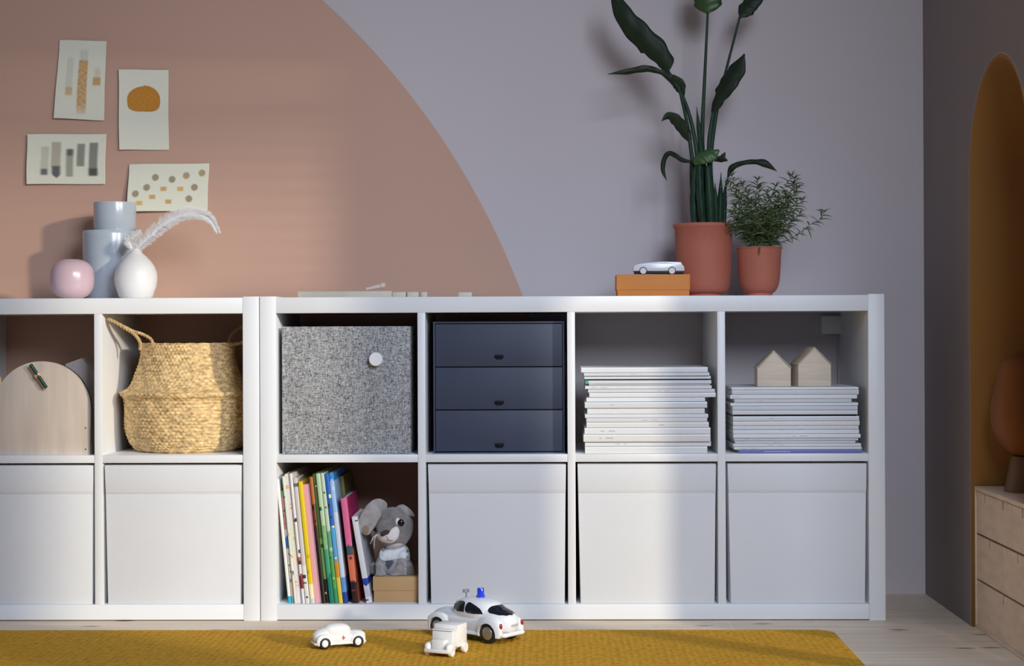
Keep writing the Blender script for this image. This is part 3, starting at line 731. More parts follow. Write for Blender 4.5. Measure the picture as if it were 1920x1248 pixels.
# ------------------------------------------------------------------ arched plywood box and what is round it
ply = mat('birch_ply', (0.66, 0.56, 0.47), 0.6, vary=(5, 0.09), stretch=(9, 1, 1.2), bump=(90, 0.08))
Ya = 0.02; zS = ZR[2]
q0 = at(167, 770, Ya); cxp = at(77, 677, Ya); ra = q0.x-cxp.x; ztp = cxp.z; zcn = ztp-ra
def archpts(r, n=40): return [(cxp.x+r, zS)]+[(cxp.x+r*math.cos(a), zcn+r*math.sin(a)) for a in np.linspace(0, PI, n)]+[(cxp.x-r, zS)]
t = thing('arched_box', (cxp.x, 0.08, zS), 'pale birch plywood box with an arched top and a green stick on its face', 'toy')
bm = BM(); prism(bm, archpts(ra), Ya, Ya+0.006, 0.0008); build('front_panel', bm, ply, t)
bm = BM()
A = archpts(ra-0.0005); B = archpts(ra-0.005)
for (p, p2, r, r2_) in zip(A, A[1:], B, B[1:]):
    V = [[bm.verts.new((x, y, z)) for x, z in (p, p2, r2_, r)] for y in (Ya+0.006, Ya+0.03)]
    for i in range(4): bm.faces.new((V[0][i], V[0][(i+1) % 4], V[1][(i+1) % 4], V[1][i]))
    bm.faces.new(V[0]); bm.faces.new(V[1])
bmesh.ops.remove_doubles(bm, verts=bm.verts[:], dist=1e-6)
build('curved_side', bm, ply, t)
screwm = mat('screw', (0.14, 0.11, 0.09), 0.5)
for v in (802, 842):
    p = at(160.5, v, Ya); bm = BM(); ball(bm, (p.x, Ya, p.z), (0.0022, 0.0008, 0.0022), 2, None, 16); build('screw', bm, screwm, t, deg=180)
ga, gb = at(57, 683, Ya-0.014), at(87, 727, Ya-0.014)
bm = BM(); tube(bm, [ga, ga+(gb-ga)*0.02, gb-(gb-ga)*0.02, gb], [0.0034, 0.0046, 0.0046, 0.0034], 12)
gs = build('stick', bm, mat('dark_green_paint', (0.006, 0.05, 0.022), 0.35), t, label='dark green stick')
gc = at(71, 703, Ya-0.010)
bm = BM(); ball(bm, gc, (0.0088, 0.0085, 0.0088), 2.2, None, 24); tube(bm, [Vector((gc.x, Ya, gc.z)), gc], 0.003, 8)
build('bead', bm, mat('bead_wood', (0.70, 0.48, 0.30), 0.35), t, label='small round wooden bead holding the stick')
# grey block behind
g = lambda u, v: (at(u, v, 0.09).x, at(u, v, 0.09).z)
bm = BM(); prism(bm, [g(122, 682), g(152, 671), g(188, 706), g(184, 742), (g(178, 850)[0], zS), (g(108, 850)[0], zS)], 0.09, 0.2, 0.003)
build('felt_bag', bm, mat('grey_felt', (0.52, 0.45, 0.42), 0.95, bump=(140, 0.6), vary=(12, 0.12)), label='folded grey felt bag standing behind the arched plywood box', cat='bag')
# wicker handle at the left picture edge
bm = BM(); bc2 = at(-32, 760, 0.24); bc2.z = zS
t = thing('wicker_basket', tuple(bc2), 'small tan wicker basket behind the arched plywood box at the left edge', 'basket')
bm = BM(); lathe(bm, [(0, 0), (0.05, 0), (0.058, 0.06), (0.055, 0.118), (0.051, 0.118), (0.052, 0.06), (0, 0.006)], bc2, 48); build('body', bm, straw, t, deg=60)
hp = [Vector((bc2.x+0.048*math.cos(a), bc2.y, zS+0.115+0.105*math.sin(a))) for a in np.linspace(0, PI, 12)]
rope(hp, 0.005, 8, parent=t)

# ------------------------------------------------------------------ vases, feather
def vase_y(u0, u1, Y): a = at(u0, 540, Y); b = at(u1, 540, Y); return (a.x+b.x)/2, (b.x-a.x)/2
ZT_ = H-0.0025
glaze = mat('grey_blue_glaze', (0.50, 0.56, 0.62), 0.22, coat=0.5, vary=(8, 0.03))
Yv = 0.275
cx, rb = vase_y(156.5, 271, Yv); nx, rn = vase_y(177, 255, Yv); z1 = at(210, 433, Yv).z-ZT_; z2 = at(210, 380, Yv).z-ZT_
rb = rb*0.90; cx = vase_y(156.5, 259, Yv)[0]
t = thing('vase', (cx, Yv, ZT_), 'tall grey-blue glazed vase with a narrower upper cylinder', 'vase')
bm = BM(); lathe(bm, [(0, 0), (rb*.80, 0), (rb*.84, 0.004), (rb*.93, 0.05), (rb*.985, 0.11), (rb, z1-0.01), (rb*.985, z1-0.003), (rb*.95, z1), (rn*.98, z1+0.0005), (0, z1+0.0005)], (cx, Yv, ZT_), 72); build('body', bm, glaze, t)
bm = BM(); lathe(bm, [(rn*.955, z1), (rn*.97, z1+0.002), (rn*.97, z1+0.005), (rn, z1+0.009), (rn, z2-0.004), (rn*.985, z2), (rn*.93, z2), (rn*.92, z2-0.01), (rn*.92, z1+0.012), (0, z1+0.010)], (nx, Yv, ZT_), 72); build('neck', bm, glaze, t)
Yp = 0.14
cx, rp = vase_y(94.5, 176, Yp); hgt = at(135, 485, Yp).z-ZT_
bm = BM(); prof = []
for a in np.linspace(-PI/2, PI/2, 30):
    q = abs(math.cos(a))**2.5+abs(math.sin(a))**2.5; q = q**(-1/2.5)
    prof.append((max(rp*q*math.cos(a), 0), hgt/2+hgt/2*q*math.sin(a)*1.0))
prof = [(0, 0.0)]+[p for p in prof if p[0] > rp*0.25]+[(rp*.24, hgt-0.001), (rp*.22, hgt-0.02), (0, hgt-0.03)]
lathe(bm, prof, (cx, Yp, ZT_), 72); build('vase', bm, mat('pink_glaze', (0.60, 0.43, 0.48), 0.28, coat=0.3), label='small round pale pink vase beside the tall grey-blue one', cat='vase', deg=50)
Yq = 0.16
cx, rq = vase_y(215, 294.5, Yq); zq = lambda v: at(255, v, Yq).z-ZT_
bm = BM(); lathe(bm, [(0, 0), (rq*.55, 0), (rq*.78, 0.006), (rq*.95, zq(536)), (rq, zq(523)), (rq*.97, zq(510)), (rq*.87, zq(499)), (rq*.70, zq(489)), (rq*.50, zq(481)), (rq*.30, zq(474)), (rq*.20, zq(468)), (rq*.17, zq(466)), (rq*.12, zq(467)), (rq*.12, zq(478)), (0, zq(480))], (cx, Yq, ZT_), 72)
build('vase', bm, mat('matt_white_ceramic', (0.78, 0.77, 0.75), 0.45), label='white teardrop vase holding the white feathers', cat='vase', deg=60)
down = mat('white_down', (0.90, 0.88, 0.86), 0.9, sheen=0.3)
R = seeded(5)
# y positions keep the plumes upright in the vase mouth
def plume(path, name, lab, nb, lens, wid, Y0_):
    P = catmull([at(u, v, Y0_+dy) for u, v, dy in path], 24); n = len(P)
    t = thing(name, tuple(P[0]), lab, 'feather', 'white feathers in the teardrop vase')
    bm = BM(); tube(bm, P, [0.0010*(1-0.8*i/(n-1)) for i in range(n)], 6); build('quill', bm, down, t, deg=180)
    bm = BM()
    for s in range(nb):
        f = R.random()**0.8; i = min(int(f*(n-1)), n-2)
        if f < 0.06: continue
        p = P[i].lerp(P[i+1], R.random()); tg = (P[i+1]-P[max(i-1, 0)]).normalized()
        side = R.choice((-1, 1)); nv = tg.cross(Vector((0, 1, 0))).normalized()*side
        L_ = lens*(0.45+0.7*math.sin(PI*min(1, f*0.9+0.12)))*R.uniform(0.6, 1.15)
        if side < 0: L_ *= 0.75
        d = (nv*R.uniform(0.5, 1.0)+tg*R.uniform(0.5, 1.0)+Vector((0, R.uniform(-0.5, 0.5), 0))).normalized()
        a = p; pts = [a]; dd = d.copy()
        for q in range(4):
            dd = (dd+tg*0.12+Vector((R.uniform(-.18, .18), R.uniform(-.1, .1), R.uniform(-.22, .06)))).normalized(); pts.append(pts[-1]+dd*(L_/4))
        wdt = wid*R.uniform(0.6, 1.3); sv = dd.cross(Vector((0, 1, 0))).normalized()
        prev = None
        for q, pp in enumerate(pts):
            w_ = wdt*(1-q/4*0.85); cur = (bm.verts.new(pp-sv*w_), bm.verts.new(pp+sv*w_))
            if prev: bm.faces.new((prev[0], prev[1], cur[1], cur[0]))
            prev = cur
    build('barbs', bm, down, t, smooth=False)
plume([(254, 478, 0.0), (262, 462, -0.004), (285, 440, -0.01), (315, 416, -0.012), (345, 402, -0.01), (375, 402, -0.006), (394, 412, 0.0), (407, 432, 0.004)], 'feather', 'long white feather arching to the right out of the teardrop vase', 3600, 0.025, 0.0008, Yq)
plume([(254, 478, 0.0), (250, 466, -0.004), (246, 455, -0.008), (252, 444, -0.012), (262, 436, -0.014)], 'feather', 'short fluffy white feather in the mouth of the teardrop vase', 900, 0.018, 0.0008, Yq)

# ------------------------------------------------------------------ paintings on the wall
def nz(x, y): return 0.5+0.25*(math.sin(x*17+3*math.sin(y*9))+math.sin(y*23+2*math.sin(x*13+1)))
def sheet(corners, fn, label, lift):
    """corners: tl, tr, br, bl pixels"""
    Yp_ = YW-0.004; c = [at(u, v, Yp_) for u, v in corners]
    nu, nv = 110, 110; bm = BM()
    V = []; cols = {}
    for i in range(nu+1):
        row = []
        for j in range(nv+1):
            a, b = i/nu, j/nv
            p = (c[0]*(1-a)+c[1]*a)*(1-b)+(c[3]*(1-a)+c[2]*a)*b
            p = p+Vector((0, -lift(a, b), 0)); p.x += 0.0006*math.sin(b*7+a); p.z += 0.0005*math.sin(a*6)
            v = bm.verts.new(p); row.append(v)
        V.append(row)
    for i in range(nu):
        for j in range(nv): bm.faces.new((V[i][j], V[i][j+1], V[i+1][j+1], V[i+1][j]))
    bmesh.ops.recalc_face_normals(bm, faces=bm.faces[:]); 
    for f in bm.faces: f.smooth = True
    me = bpy.data.meshes.new('painting'); bm.to_mesh(me); bm.free()
    a_ = me.color_attributes.new('Col', 'FLOAT_COLOR', 'POINT'); cs = []
    for i in range(nu+1):
        for j in range(nv+1): cs.extend((*fn(i/nu, j/nv), 1))
    a_.data.foreach_set('color', cs)
    loc = sum(c, Vector())/4; loc.z = c[3].z
    o = finish('painting', me, painted, None, loc, label=label, cat='painting', group='watercolours pinned to the pink wall')
    md = o.modifiers.new('s', 'SOLIDIFY'); md.thickness = 0.0006
PAP = Vector(lin('#efecd6'))*0.98
def mixc(a, b, f): f = max(0, min(1, f)); return tuple(a[i]*(1-f)+b[i]*f for i in range(3))
def sm(x, a, b): x = (x-a)/(b-a); x = max(0, min(1, x)); return x*x*(3-2*x)
def inbox(a, b, x0, x1, y0, y1, s=0.02):
    return sm(a, x0-s, x0+s)*(1-sm(a, x1-s, x1+s))*sm(b, y0-s, y0+s)*(1-sm(b, y1-s, y1+s))
GO = Vector(lin('#c8862e')); GO2 = Vector(lin('#d9a64e')); OL = Vector(lin('#6d6a4e'))
def art1(a, b):
    c = PAP
    st = 0.75+0.35*math.sin(a*160)*math.sin(a*47)
    f = inbox(a, b, .44, .63, .25, .93, .015)*(0.9-0.55*sm(b, .78, .95))*(0.75+0.25*nz(a*3, b*3))
    c = mixc(c, mixc(GO2, GO, nz(a*2, b*5)), f)
    c = mixc(c, Vector(lin('#9a9683')), 0.35*inbox(a, b, .45, .62, .12, .27, .03)*st)
    f = inbox(a, b, .75, .91, .46, .56, .015); c = mixc(c, GO2*0.9, f*0.85); c = mixc(c, GO2*0.7, 0.35*inbox(a, b, .78, .9, .34, .47, .03)*st)
    f = inbox(a, b, .20, .34, .60, .70, .02); c = mixc(c, GO2*0.95, f*0.7); c = mixc(c, Vector(lin('#a5a09a')), 0.35*inbox(a, b, .19, .33, .22, .62, .03)*st)
    return tuple(c)
def art2(a, b):
    d = ((a-.50)/.335)**2+((b-.37)/.175)**2 if b < .37 else abs((a-.50)/.335)**3.5+abs((b-.37)/.155)**3.5
    if a < .5 and b < .37: d = abs((a-.53)/.37)**2.0+abs((b-.37)/.165)**2
    f = 1-sm(d, .9, 1.06); edge = math.exp(-((d-.93)/.12)**2)
    return mixc(PAP, mixc(Vector(lin('#cf8f34')), Vector(lin('#b8741f')), 0.6*edge+0.4*nz(a*3, b*4)), f)
def art3(a, b):
    c = PAP; G1 = Vector(lin('#6f7466')); G2 = Vector(lin('#4b4c3a')); G3 = Vector(lin('#5b5a60')); BR = Vector(lin('#a3947f'))
    st = 0.88+0.12*math.sin(a*420)
    c = mixc(c, BR, 0.45*inbox(a, b, .18, .28, .25, .68, .02)*st); c = mixc(c, G3, .9*inbox(a, b, .18, .27, .69, .82, .025))
    c = mixc(c, BR, 0.75*inbox(a, b, .31, .43, .16, .66, .018)*st); c = mixc(c, G3, .95*inbox(a, b, .32, .43, .64, .83-abs(a-.38)*1.2+.05, .025))
    c = mixc(c, G1, .75*inbox(a, b, .50, .59, .30, .85, .02)*st); c = mixc(c, G2, .75*inbox(a, b, .505, .585, .30, .43, .03))
    c = mixc(c, G1, .9*inbox(a, b, .635, .735, .19, .64, .018)*st)
    c = mixc(c, G1, .95*inbox(a, b, .79, .90, .17, .83, .016)*st); c = mixc(c, G2, .85*inbox(a, b, .79, .90, .68, .83, .03))
    return tuple(c)
dots = [(.335, .29, 0), (.545, .33, 0), (.72, .25, 1), (.915, .20, 1), (.235, .50, 0), (.445, .53, 2), (.655, .53, 3), (.83, .50, 0), (.10, .63, 0), (.31, .70, 2), (.15, .83, 3), (.51, .80, 2), (.765, .74, 0)]
DC = [Vector(lin(x)) for x in ('#8a7450', '#a5854a', '#d1952f', '#dba829')]
def art4(a, b):
    c = PAP
    for x, y, k_ in dots:
        if k_ < 2: d = math.hypot((a-x)/.046, (b-y)/.078); f = (1-sm(d, .75, 1.1))*(0.55+0.45*nz(a*9, b*7))
        else: f = inbox(a, b, x-.038, x+.038, y-.045, y+.045, .012)*0.8
        c = mixc(c, DC[k_], f)
    return tuple(c)
sheet([(112, 75), (199.5, 77), (195, 226), (101.5, 222)], art1, 'watercolour with ochre vertical brush strokes, topmost left of the four sheets', lambda a, b: 0.006*(1-a)*b**2+0.001)
sheet([(223, 130.5), (315.5, 131), (316.5, 281), (224, 281)], art2, 'upright watercolour with a single ochre rounded blot', lambda a, b: 0.004*(1-a)**3)
sheet([(52, 252), (199, 251), (197, 345), (50.5, 345.5)], art3, 'watercolour with five grey and beige upright bars', lambda a, b: 0.005*(1-a)**2+0.001*b)
sheet([(242, 308), (392, 306), (389, 395), (240, 397)], art4, 'watercolour sprinkled with small brown and yellow spots', lambda a, b: 0.012*(1-a)**2*b+0.003*b)

# ------------------------------------------------------------------ loose wooden pieces on the right unit
lw = mat('pale_lime_wood', (0.66, 0.58, 0.46), 0.6, vary=(8, 0.08), stretch=(2, 9, 9)); ZU = H-0.0025
Yk = 0.14
a = at(558, 550, Yk).x; b = at(735, 550, Yk).x; zt = at(650, 545.5, Yk).z
bm = BM(); box(bm, a, b, Yk, Yk+0.12, ZU, zt, 0.0015); build('wooden_board', bm, lw, label='thin pale wooden board lying flat on the right shelf unit', cat='board')
t1 = at(686, 543, Yk+0.03); t2 = at(727, 534, Yk+0.03); r_ = 0.0058
t = thing('wooden_peg', tuple(t1), 'round pinkish wooden peg tilted up from the flat board', 'peg')
d = (t2-t1).normalized(); t1.z = zt+0.0052; t2 = t1+d*0.052
bm = BM(); tube(bm, [t1, t1+d*0.001, t1+d*0.036, t1+d*0.037], [r_*.6, r_*.8, r_, r_*.8], 16); build('shaft', bm, mat('pink_wood', (0.76, 0.60, 0.50), 0.5), t)
bm = BM(); tube(bm, [t1+d*0.037, t1+d*0.0385, t1+d*0.048, t1+d*0.0495], [r_*.8, r_*1.15, r_*1.15, r_*.8], 16); build('tip', bm, mat('pink_wood2', (0.80, 0.62, 0.56), 0.5), t)
for (u0, u1, v, lab) in ((735.5, 761, 547, 'flat pale wooden block right of the board, nearest to it'), (763.5, 785, 547, 'flat pale wooden block between two others in the short row'), (790, 801, 547, 'smallest pale wooden block at the end of the short row'), (859, 885, 547.5, 'flat pinkish wooden block lying alone in the middle of the shelf top')):
    a = at(u0, v, Yk).x; b = at(u1, v, Yk).x; zt2 = at((u0+u1)/2, v, Yk).z
    bm = BM(); box(bm, a, b, Yk, Yk+0.03, ZU, zt2, 0.0012); build('wooden_block', bm, lw, label=lab, cat='block', group='small wooden blocks on the right shelf unit')

# ------------------------------------------------------------------ orange box, white toy car on it
Yo = 0.12
a = at(1156, 540, Yo).x; b = at(1294, 540, Yo).x; zt = at(1225, 514, Yo).z; zm = at(1225, 543.5, Yo).z
orange = mat('orange_card', (0.76, 0.27, 0.06), 0.7, bump=(200, 0.08), vary=(6, 0.03))
t = thing('orange_box', ((a+b)/2, Yo+0.05, ZU), 'orange lidded cardboard box beside the big terracotta pot', 'box')
bm = BM(); box(bm, a+0.0025, b-0.0015, Yo+0.0025, Yo+0.10, ZU, zt-0.004, 0.0012); build('body', bm, orange, t)
bm = BM(); box(bm, a, b, Yo, Yo+0.102, zm, zt, 0.0015); build('lid', bm, orange, t)
Yc = Yo+0.025; s = mpp(Yc); toyw = mat('white_enamel', (0.80, 0.82, 0.85), 0.25, coat=0.4); rub = mat('black_rubber', (0.012, 0.012, 0.013), 0.6)
t = thing('toy_car', (at(1235, 512, Yc).x, Yc+0.02, zt), 'small flat-roofed white toy car standing on the orange box', 'toy car')
def car_outline(pts): return [(at(u, v, Yc).x, at(u, v, Yc).z) for u, v in pts]
ol = car_outline([(1187, 508), (1187.5, 500), (1191, 496), (1200, 494.5), (1213, 491.5), (1240, 490.2), (1277, 490.5), (1279, 494), (1281, 500), (1284, 503), (1283, 508)])
bm = BM(); prism(bm, ol, Yc, Yc+0.042, 0.0022, 3); build('body', bm, toyw, t)
bm = BM(); x0 = at(1190, 510, Yc).x; x1 = at(1281, 510, Yc).x; zb = zt+0.0025; box(bm, x0, x1, Yc+0.002, Yc+0.04, zb, at(1200, 508, Yc).z, 0.001); build('chassis', bm, rub, t)
for u in (1206, 1260):
    for yy, sgn in ((Yc-0.0006, -1), (Yc+0.0426, 1)):
        c = at(u, 506, Yc); zr = 0.0094
        bm = BM(); tube(bm, [Vector((c.x, yy, zt+zr)), Vector((c.x, yy-sgn*0.007, zt+zr))], zr, 28); wh = build('wheel', bm, rub, t, deg=30)
        bm = BM(); tube(bm, [Vector((c.x, yy+sgn*0.0008, zt+zr)), Vector((c.x, yy-sgn*0.002, zt+zr))], zr*0.80, 28); build('hubcap', bm, toyw, wh, deg=30)

# ------------------------------------------------------------------ terracotta pots and plants
terra = mat('terracotta', (0.47, 0.14, 0.085), 0.68, vary=(9, 0.05), bump=(150, 0.06))
soil = mat('soil', (0.03, 0.022, 0.017), 0.95, bump=(90, 1.0), vary=(80, 0.3))
leafm = mat('dark_leaf', (0.017, 0.030, 0.015), 0.5, vary=(14, 0.25), spec=0.25); leafm2 = mat('mid_leaf', (0.035, 0.085, 0.02), 0.45, vary=(14, 0.25)); stemm = mat('stem_green', (0.017, 0.044, 0.024), 0.5, spec=0.3, vary=(20, 0.3), stretch=(3, 3, .5))
def pot(u0, u1, v, Y, prof, t):
    cx = (at(u0, v, Y).x+at(u1, v, Y).x)/2; r = (at(u1, v, Y).x-at(u0, v, Y).x)/2; h = at(u0, v, Y).z-ZU
    bm = BM(); P = [(0, 0)]+[(r*a, h*b) for a, b in prof]+[(r*.93, h), (r*.92, h*.97), (r*.86, h*.6), (0, h*.55)]
    lathe(bm, P, (cx, Y, ZU), 80); build('pot', bm, terra, t, deg=50)
    bm = BM(); lathe(bm, [(0, h*.90), (r*.88, h*.885), (r*.91, h*.88), (r*.9, h*.7)], (cx, Y, ZU), 60); build('soil', bm, soil, t)
    return cx, r, h
Yb = 0.20
cxb = (at(1262, 420, Yb).x+at(1376, 420, Yb).x)/2
t = thing('potted_bird_of_paradise', (cxb, Yb, ZU), 'tall dark-leaved plant in the larger terracotta pot', 'potted plant')
pot(1262, 1376, 420, Yb, [(.60, 0), (.60, .05), (.74, .062), (.82, .10), (.87, .18), (.905, .35), (.93, .7), (.945, .93), (.985, .945), (1.0, .96), (1.0, .99), (.98, 1.0)], t)
def leaf(path, wd, m=leafm, fold=0.25, n=7, notch=None, name='leaf', twist=0.0, tilt=0.0):
    P = catmull([at(u, v, Yb+dy) for u, v, dy in path], n); N_ = len(P); k = mpp(Yb); bm = BM(); rows = []
    for i, p in enumerate(P):
        f = i/(N_-1); g = f*(len(wd)-1); a = int(min(g, len(wd)-2)); g -= a; g = g*g*(3-2*g); w = (wd[a]*(1-g)+wd[a+1]*g)*k/2
        tg = (P[min(i+1, N_-1)]-P[max(i-1, 0)]).normalized(); sd = tg.cross(Vector((0, 1, 0))).normalized()
        sd = (sd*math.cos(tilt+twist*f)+Vector((0, 1, 0))*math.sin(tilt+twist*f)).normalized(); nr = sd.cross(tg).normalized()
        row = []
        for q in (-1, -.66, -.33, 0, .33, .66, 1):
            ww = w*q*(1+0.05*math.sin(f*31+q*3))
            if notch and q == notch[2] and notch[0] < f < notch[1]: ww *= 0.75
            row.append(bm.verts.new(p+sd*ww+nr*(abs(q)*w*fold+0.0012*math.sin(f*26+q*2.2)*min(1, w/0.01))))
        rows.append(row)
    for A, B in zip(rows, rows[1:]):
        for j in range(6): bm.faces.new((A[j], A[j+1], B[j+1], B[j]))
    o = build(name, bm, m, t, deg=180); md = o.modifiers.new('s', 'SOLIDIFY'); md.thickness = 0.0007; return o
def stem(path, r0, r1):
    P = catmull([at(u, v, Yb+dy) for u, v, dy in path], 8); n = len(P); k = mpp(Yb)/2; bm = BM()
    tube(bm, P, [(r0+(r1-r0)*i/(n-1))*k for i in range(n)], 10); build('stem', bm, stemm, t, deg=180)
leaf([(1253, 136, -.03), (1246, 118, -.035), (1228, 96, -.04), (1200, 66, -.045), (1172, 34, -.04), (1156, 0, -.03), (1154, -22, -.02)], [3, 36, 47, 44, 38, 24, 2], notch=(.1, .4, 1), tilt=0.35)
leaf([(1281, 182, -.03), (1273, 160, -.035), (1258, 146, -.04)], [6, 24, 16], tilt=0.5)
leaf([(1262, 150, -.04), (1240, 136, -.045), (1212, 129, -.05), (1180, 134, -.055), (1139, 139, -.06)], [17, 9, 13, 11, 1], fold=0.5, tilt=0.3)
leaf([(1294, 264, -.02), (1282, 244, -.03), (1268, 226, -.04), (1254, 217, -.045), (1240, 227, -.05)], [10, 22, 22, 14, 1], tilt=0.4)
leaf([(1297, 303, -.03), (1280, 300, -.035), (1266, 291, -.04), (1255, 287, -.045), (1246, 297, -.05), (1243, 318, -.05), (1250, 338, -.05)], [5, 8, 9, 9, 9, 8, 1], fold=0.6)
leaf([(1327, 27, .0), (1327, 10, -.005), (1327, -15, -.01), (1328, -60, -.02)], [4, 50, 58, 30], m=leafm2, tilt=0.2)
leaf([(1387, 34, .01), (1398, 18, .01), (1412, 2, .01), (1436, -22, .01)], [4, 32, 30, 14], tilt=0.3)
leaf([(1337, 212, -.01), (1346, 186, -.02), (1362, 160, -.03), (1380, 132, -.035), (1396, 101, -.04)], [9, 26, 35, 34, 3], notch=(.1, .35, 1), tilt=0.45)
leaf([(1300, 306, -.045), (1316, 296, -.055), (1334, 290, -.055), (1348, 281, -.05)], [10, 25, 26, 4], m=leafm2, tilt=0.25)
leaf([(1340, 301, -.02), (1352, 298, -.03), (1364, 301, -.035)], [4, 13, 3], tilt=-.3); leaf([(1350, 300, -.02), (1356, 292, -.02), (1360, 285, -.02)], [4, 8, 1])
leaf([(1366, 330, .0), (1373, 314, -.005), (1390, 306, -.01), (1412, 303, -.015), (1434, 306, -.02), (1457, 321, -.02)], [6, 12, 9, 9, 14, 1], fold=0.5)
stem([(1308, 420, -.02), (1303, 350, -.02), (1298, 300, -.02), (1288, 230, -.025), (1272, 160, -.035)], 11, 5)
stem([(1318, 420, -.03), (1312, 340, -.03), (1303, 262, -.03), (1284, 190, -.03), (1253, 133, -.035)], 11, 5)
stem([(1328, 420, .0), (1318, 300, .0), (1317, 241, .0), (1322, 130, .0), (1327, 24, .0)], 12, 4)
stem([(1342, 420, .01), (1332, 330, .01), (1334, 276, .005), (1345, 200, .0), (1358, 145, .0), (1387, 32, .01)], 12, 4)
stem([(1334, 420, -.02), (1331, 320, -.02), (1330, 262, -.015), (1338, 208, -.01)], 12, 6)
stem([(1353, 420, -.02), (1357, 370, -.01), (1366, 328, .0)], 7, 4)
stem([(1303, 420, .0), (1297, 340, .0), (1296, 302, -.02)], 10, 6)
for i, (p, w_) in enumerate([([(1304, 420, -.03), (1302, 375, -.035), (1304, 330, -.04), (1307, 300, -.04)], [14, 15, 12, 3]), ([(1318, 420, -.045), (1314, 370, -.05), (1312, 320, -.05), (1311, 290, -.045)], [15, 16, 14, 4]),
     ([(1332, 420, -.05), (1330, 370, -.055), (1326, 310, -.05)], [16, 17, 10]), ([(1344, 420, -.045), (1343, 385, -.05), (1341, 343, -.05)], [13, 11, 1]), ([(1350, 420, -.03), (1351, 380, -.03), (1352, 323, -.03)], [13, 12, 1]),
     ([(1324, 420, -.02), (1322, 360, -.02), (1312, 260, -.02), (1306, 200, -.02)], [16, 16, 10, 1]), ([(1358, 420, -.01), (1360, 385, -.005), (1362, 350, .0)], [9, 8, 1])]):
    leaf(p, w_, m=stemm, fold=0.7, name='leaf_sheath', tilt=0.2*(i % 3-1))

Ys = 0.16
cxs = (at(1380, 465, Ys).x+at(1467, 465, Ys).x)/2
t = thing('potted_herb', (cxs, Ys, ZU), 'bushy fine-leaved green plant in the smaller terracotta pot', 'potted plant')
pot(1380, 1467, 463.5, Ys, [(.56, 0), (.56, .07), (.66, .095), (.75, .15), (.82, .22), (.875, .34), (.90, .5), (.93, .8), (.96, .965), (1.0, .975), (1.0, .995), (.98, 1.0)], t)
R = seeded(21); fm = mat('herb_leaf', (0.055, 0.088, 0.020), 0.5, vary=(60, 0.45)); sm_ = mat('herb_stem', (0.06, 0.10, 0.03), 0.6)
def herb_leaf(bm, p, d, L_, w_):
    pts = [p]; dd = d.normalized()
    for q in range(5): dd = (dd+Vector((0, 0, -0.14-R.uniform(0, .16)))).normalized(); pts.append(pts[-1]+dd*L_/5)
    sv = d.cross(Vector((R.uniform(-.3, .3), 1, R.uniform(-.3, .3)))).normalized(); prev = None
    for q, pp in enumerate(pts):
        ww = w_*(0.35, 0.9, 1.0, .85, .5, .05)[q]; cur = (bm.verts.new(pp-sv*ww), bm.verts.new(pp+sv*ww))
        if prev: bm.faces.new((prev[0], prev[1], cur[1], cur[0]))
        prev = cur
tips = [(1365, 345), (1372, 330), (1382, 350), (1393, 345), (1402, 362), (1421, 338), (1424, 352), (1437, 362), (1446, 372), (1455, 350), (1458, 372), (1484, 330), (1488, 345), (1497, 352), (1492, 380), (1505, 375), (1500, 400), (1380, 385), (1372, 400), (1388, 372), (1410, 380), (1430, 390), (1450, 395), (1470, 385), (1480, 400), (1395, 400), (1440, 410), (1486, 415), (1365, 420), (1478, 430), (1415, 405), (1400, 425), (1460, 425), (1375, 435), (1445, 440)]
bs = BM(); bf = BM()
def herb_stem(tip, dy, mids=None, dens=1.0):
    base = at(1424+R.uniform(-28, 28), 462, Ys+R.uniform(-.025, .025)); tp = at(tip[0], tip[1], Ys+dy)
    pts = [base]+([at(*m_) for m_ in mids] if mids else [base.lerp(tp, .5)+Vector((R.uniform(-.004, .004), R.uniform(-.01, .01), 0.01))])+[tp]
    P = catmull(pts, 8 if mids else 12); n = len(P); tube(bs, P, [0.0009*(1-.5*i/n) for i in range(n)], 5)
    tot = sum((P[i+1]-P[i]).length for i in range(n-1)); cnt = int(tot/0.0055*dens)
    for c_ in range(cnt):
        f = 0.12+0.88*c_/cnt; i = min(int(f*(n-1)), n-2); p = P[i]; tg = (P[i+1]-P[i]).normalized(); an = c_*2.4
        d = (tg*0.75+Vector((math.cos(an), math.sin(an)*.8, 0.1))*0.9).normalized()
        herb_leaf(bf, p, d, R.uniform(.020, .038), R.uniform(.0011, .0020))
    for c_ in range(5):
        an = c_*1.26; herb_leaf(bf, tp, (Vector((0, 0, 1))+Vector((math.cos(an), math.sin(an), 0))*.6).normalized(), R.uniform(.014, .026), .0012)
for q in tips: herb_stem(q, R.uniform(-.05, .05))
for q in range(16): herb_stem((R.uniform(1372, 1482), R.uniform(360, 440)), R.uniform(-.06, .04))
Rs = Ys-0.02
herb_stem((1546, 398), -.02, [(1470, 452, Rs), (1494, 440, Rs), (1520, 420, Rs), (1536, 412, Rs)], 0.7)
herb_stem((1490, 335), -.02, [(1450, 420, Rs), (1475, 385, Rs), (1488, 360, Rs)], 1.0)
for u, v, dx in ((1478, 430, .25), (1484, 438, .1), (1500, 432, -.5), (1508, 425, -.3), (1515, 430, .45)): herb_leaf(bf, at(u, v, Rs), Vector((dx, -.1, -0.6)), .026, .0017)
herb_leaf(bf, at(1424, 462, Ys-.06), Vector((0, -.3, -.6)), .022, .0018)
build('stem', bs, sm_, t, deg=180, kind=None); build('foliage', bf, fm, t, smooth=False)

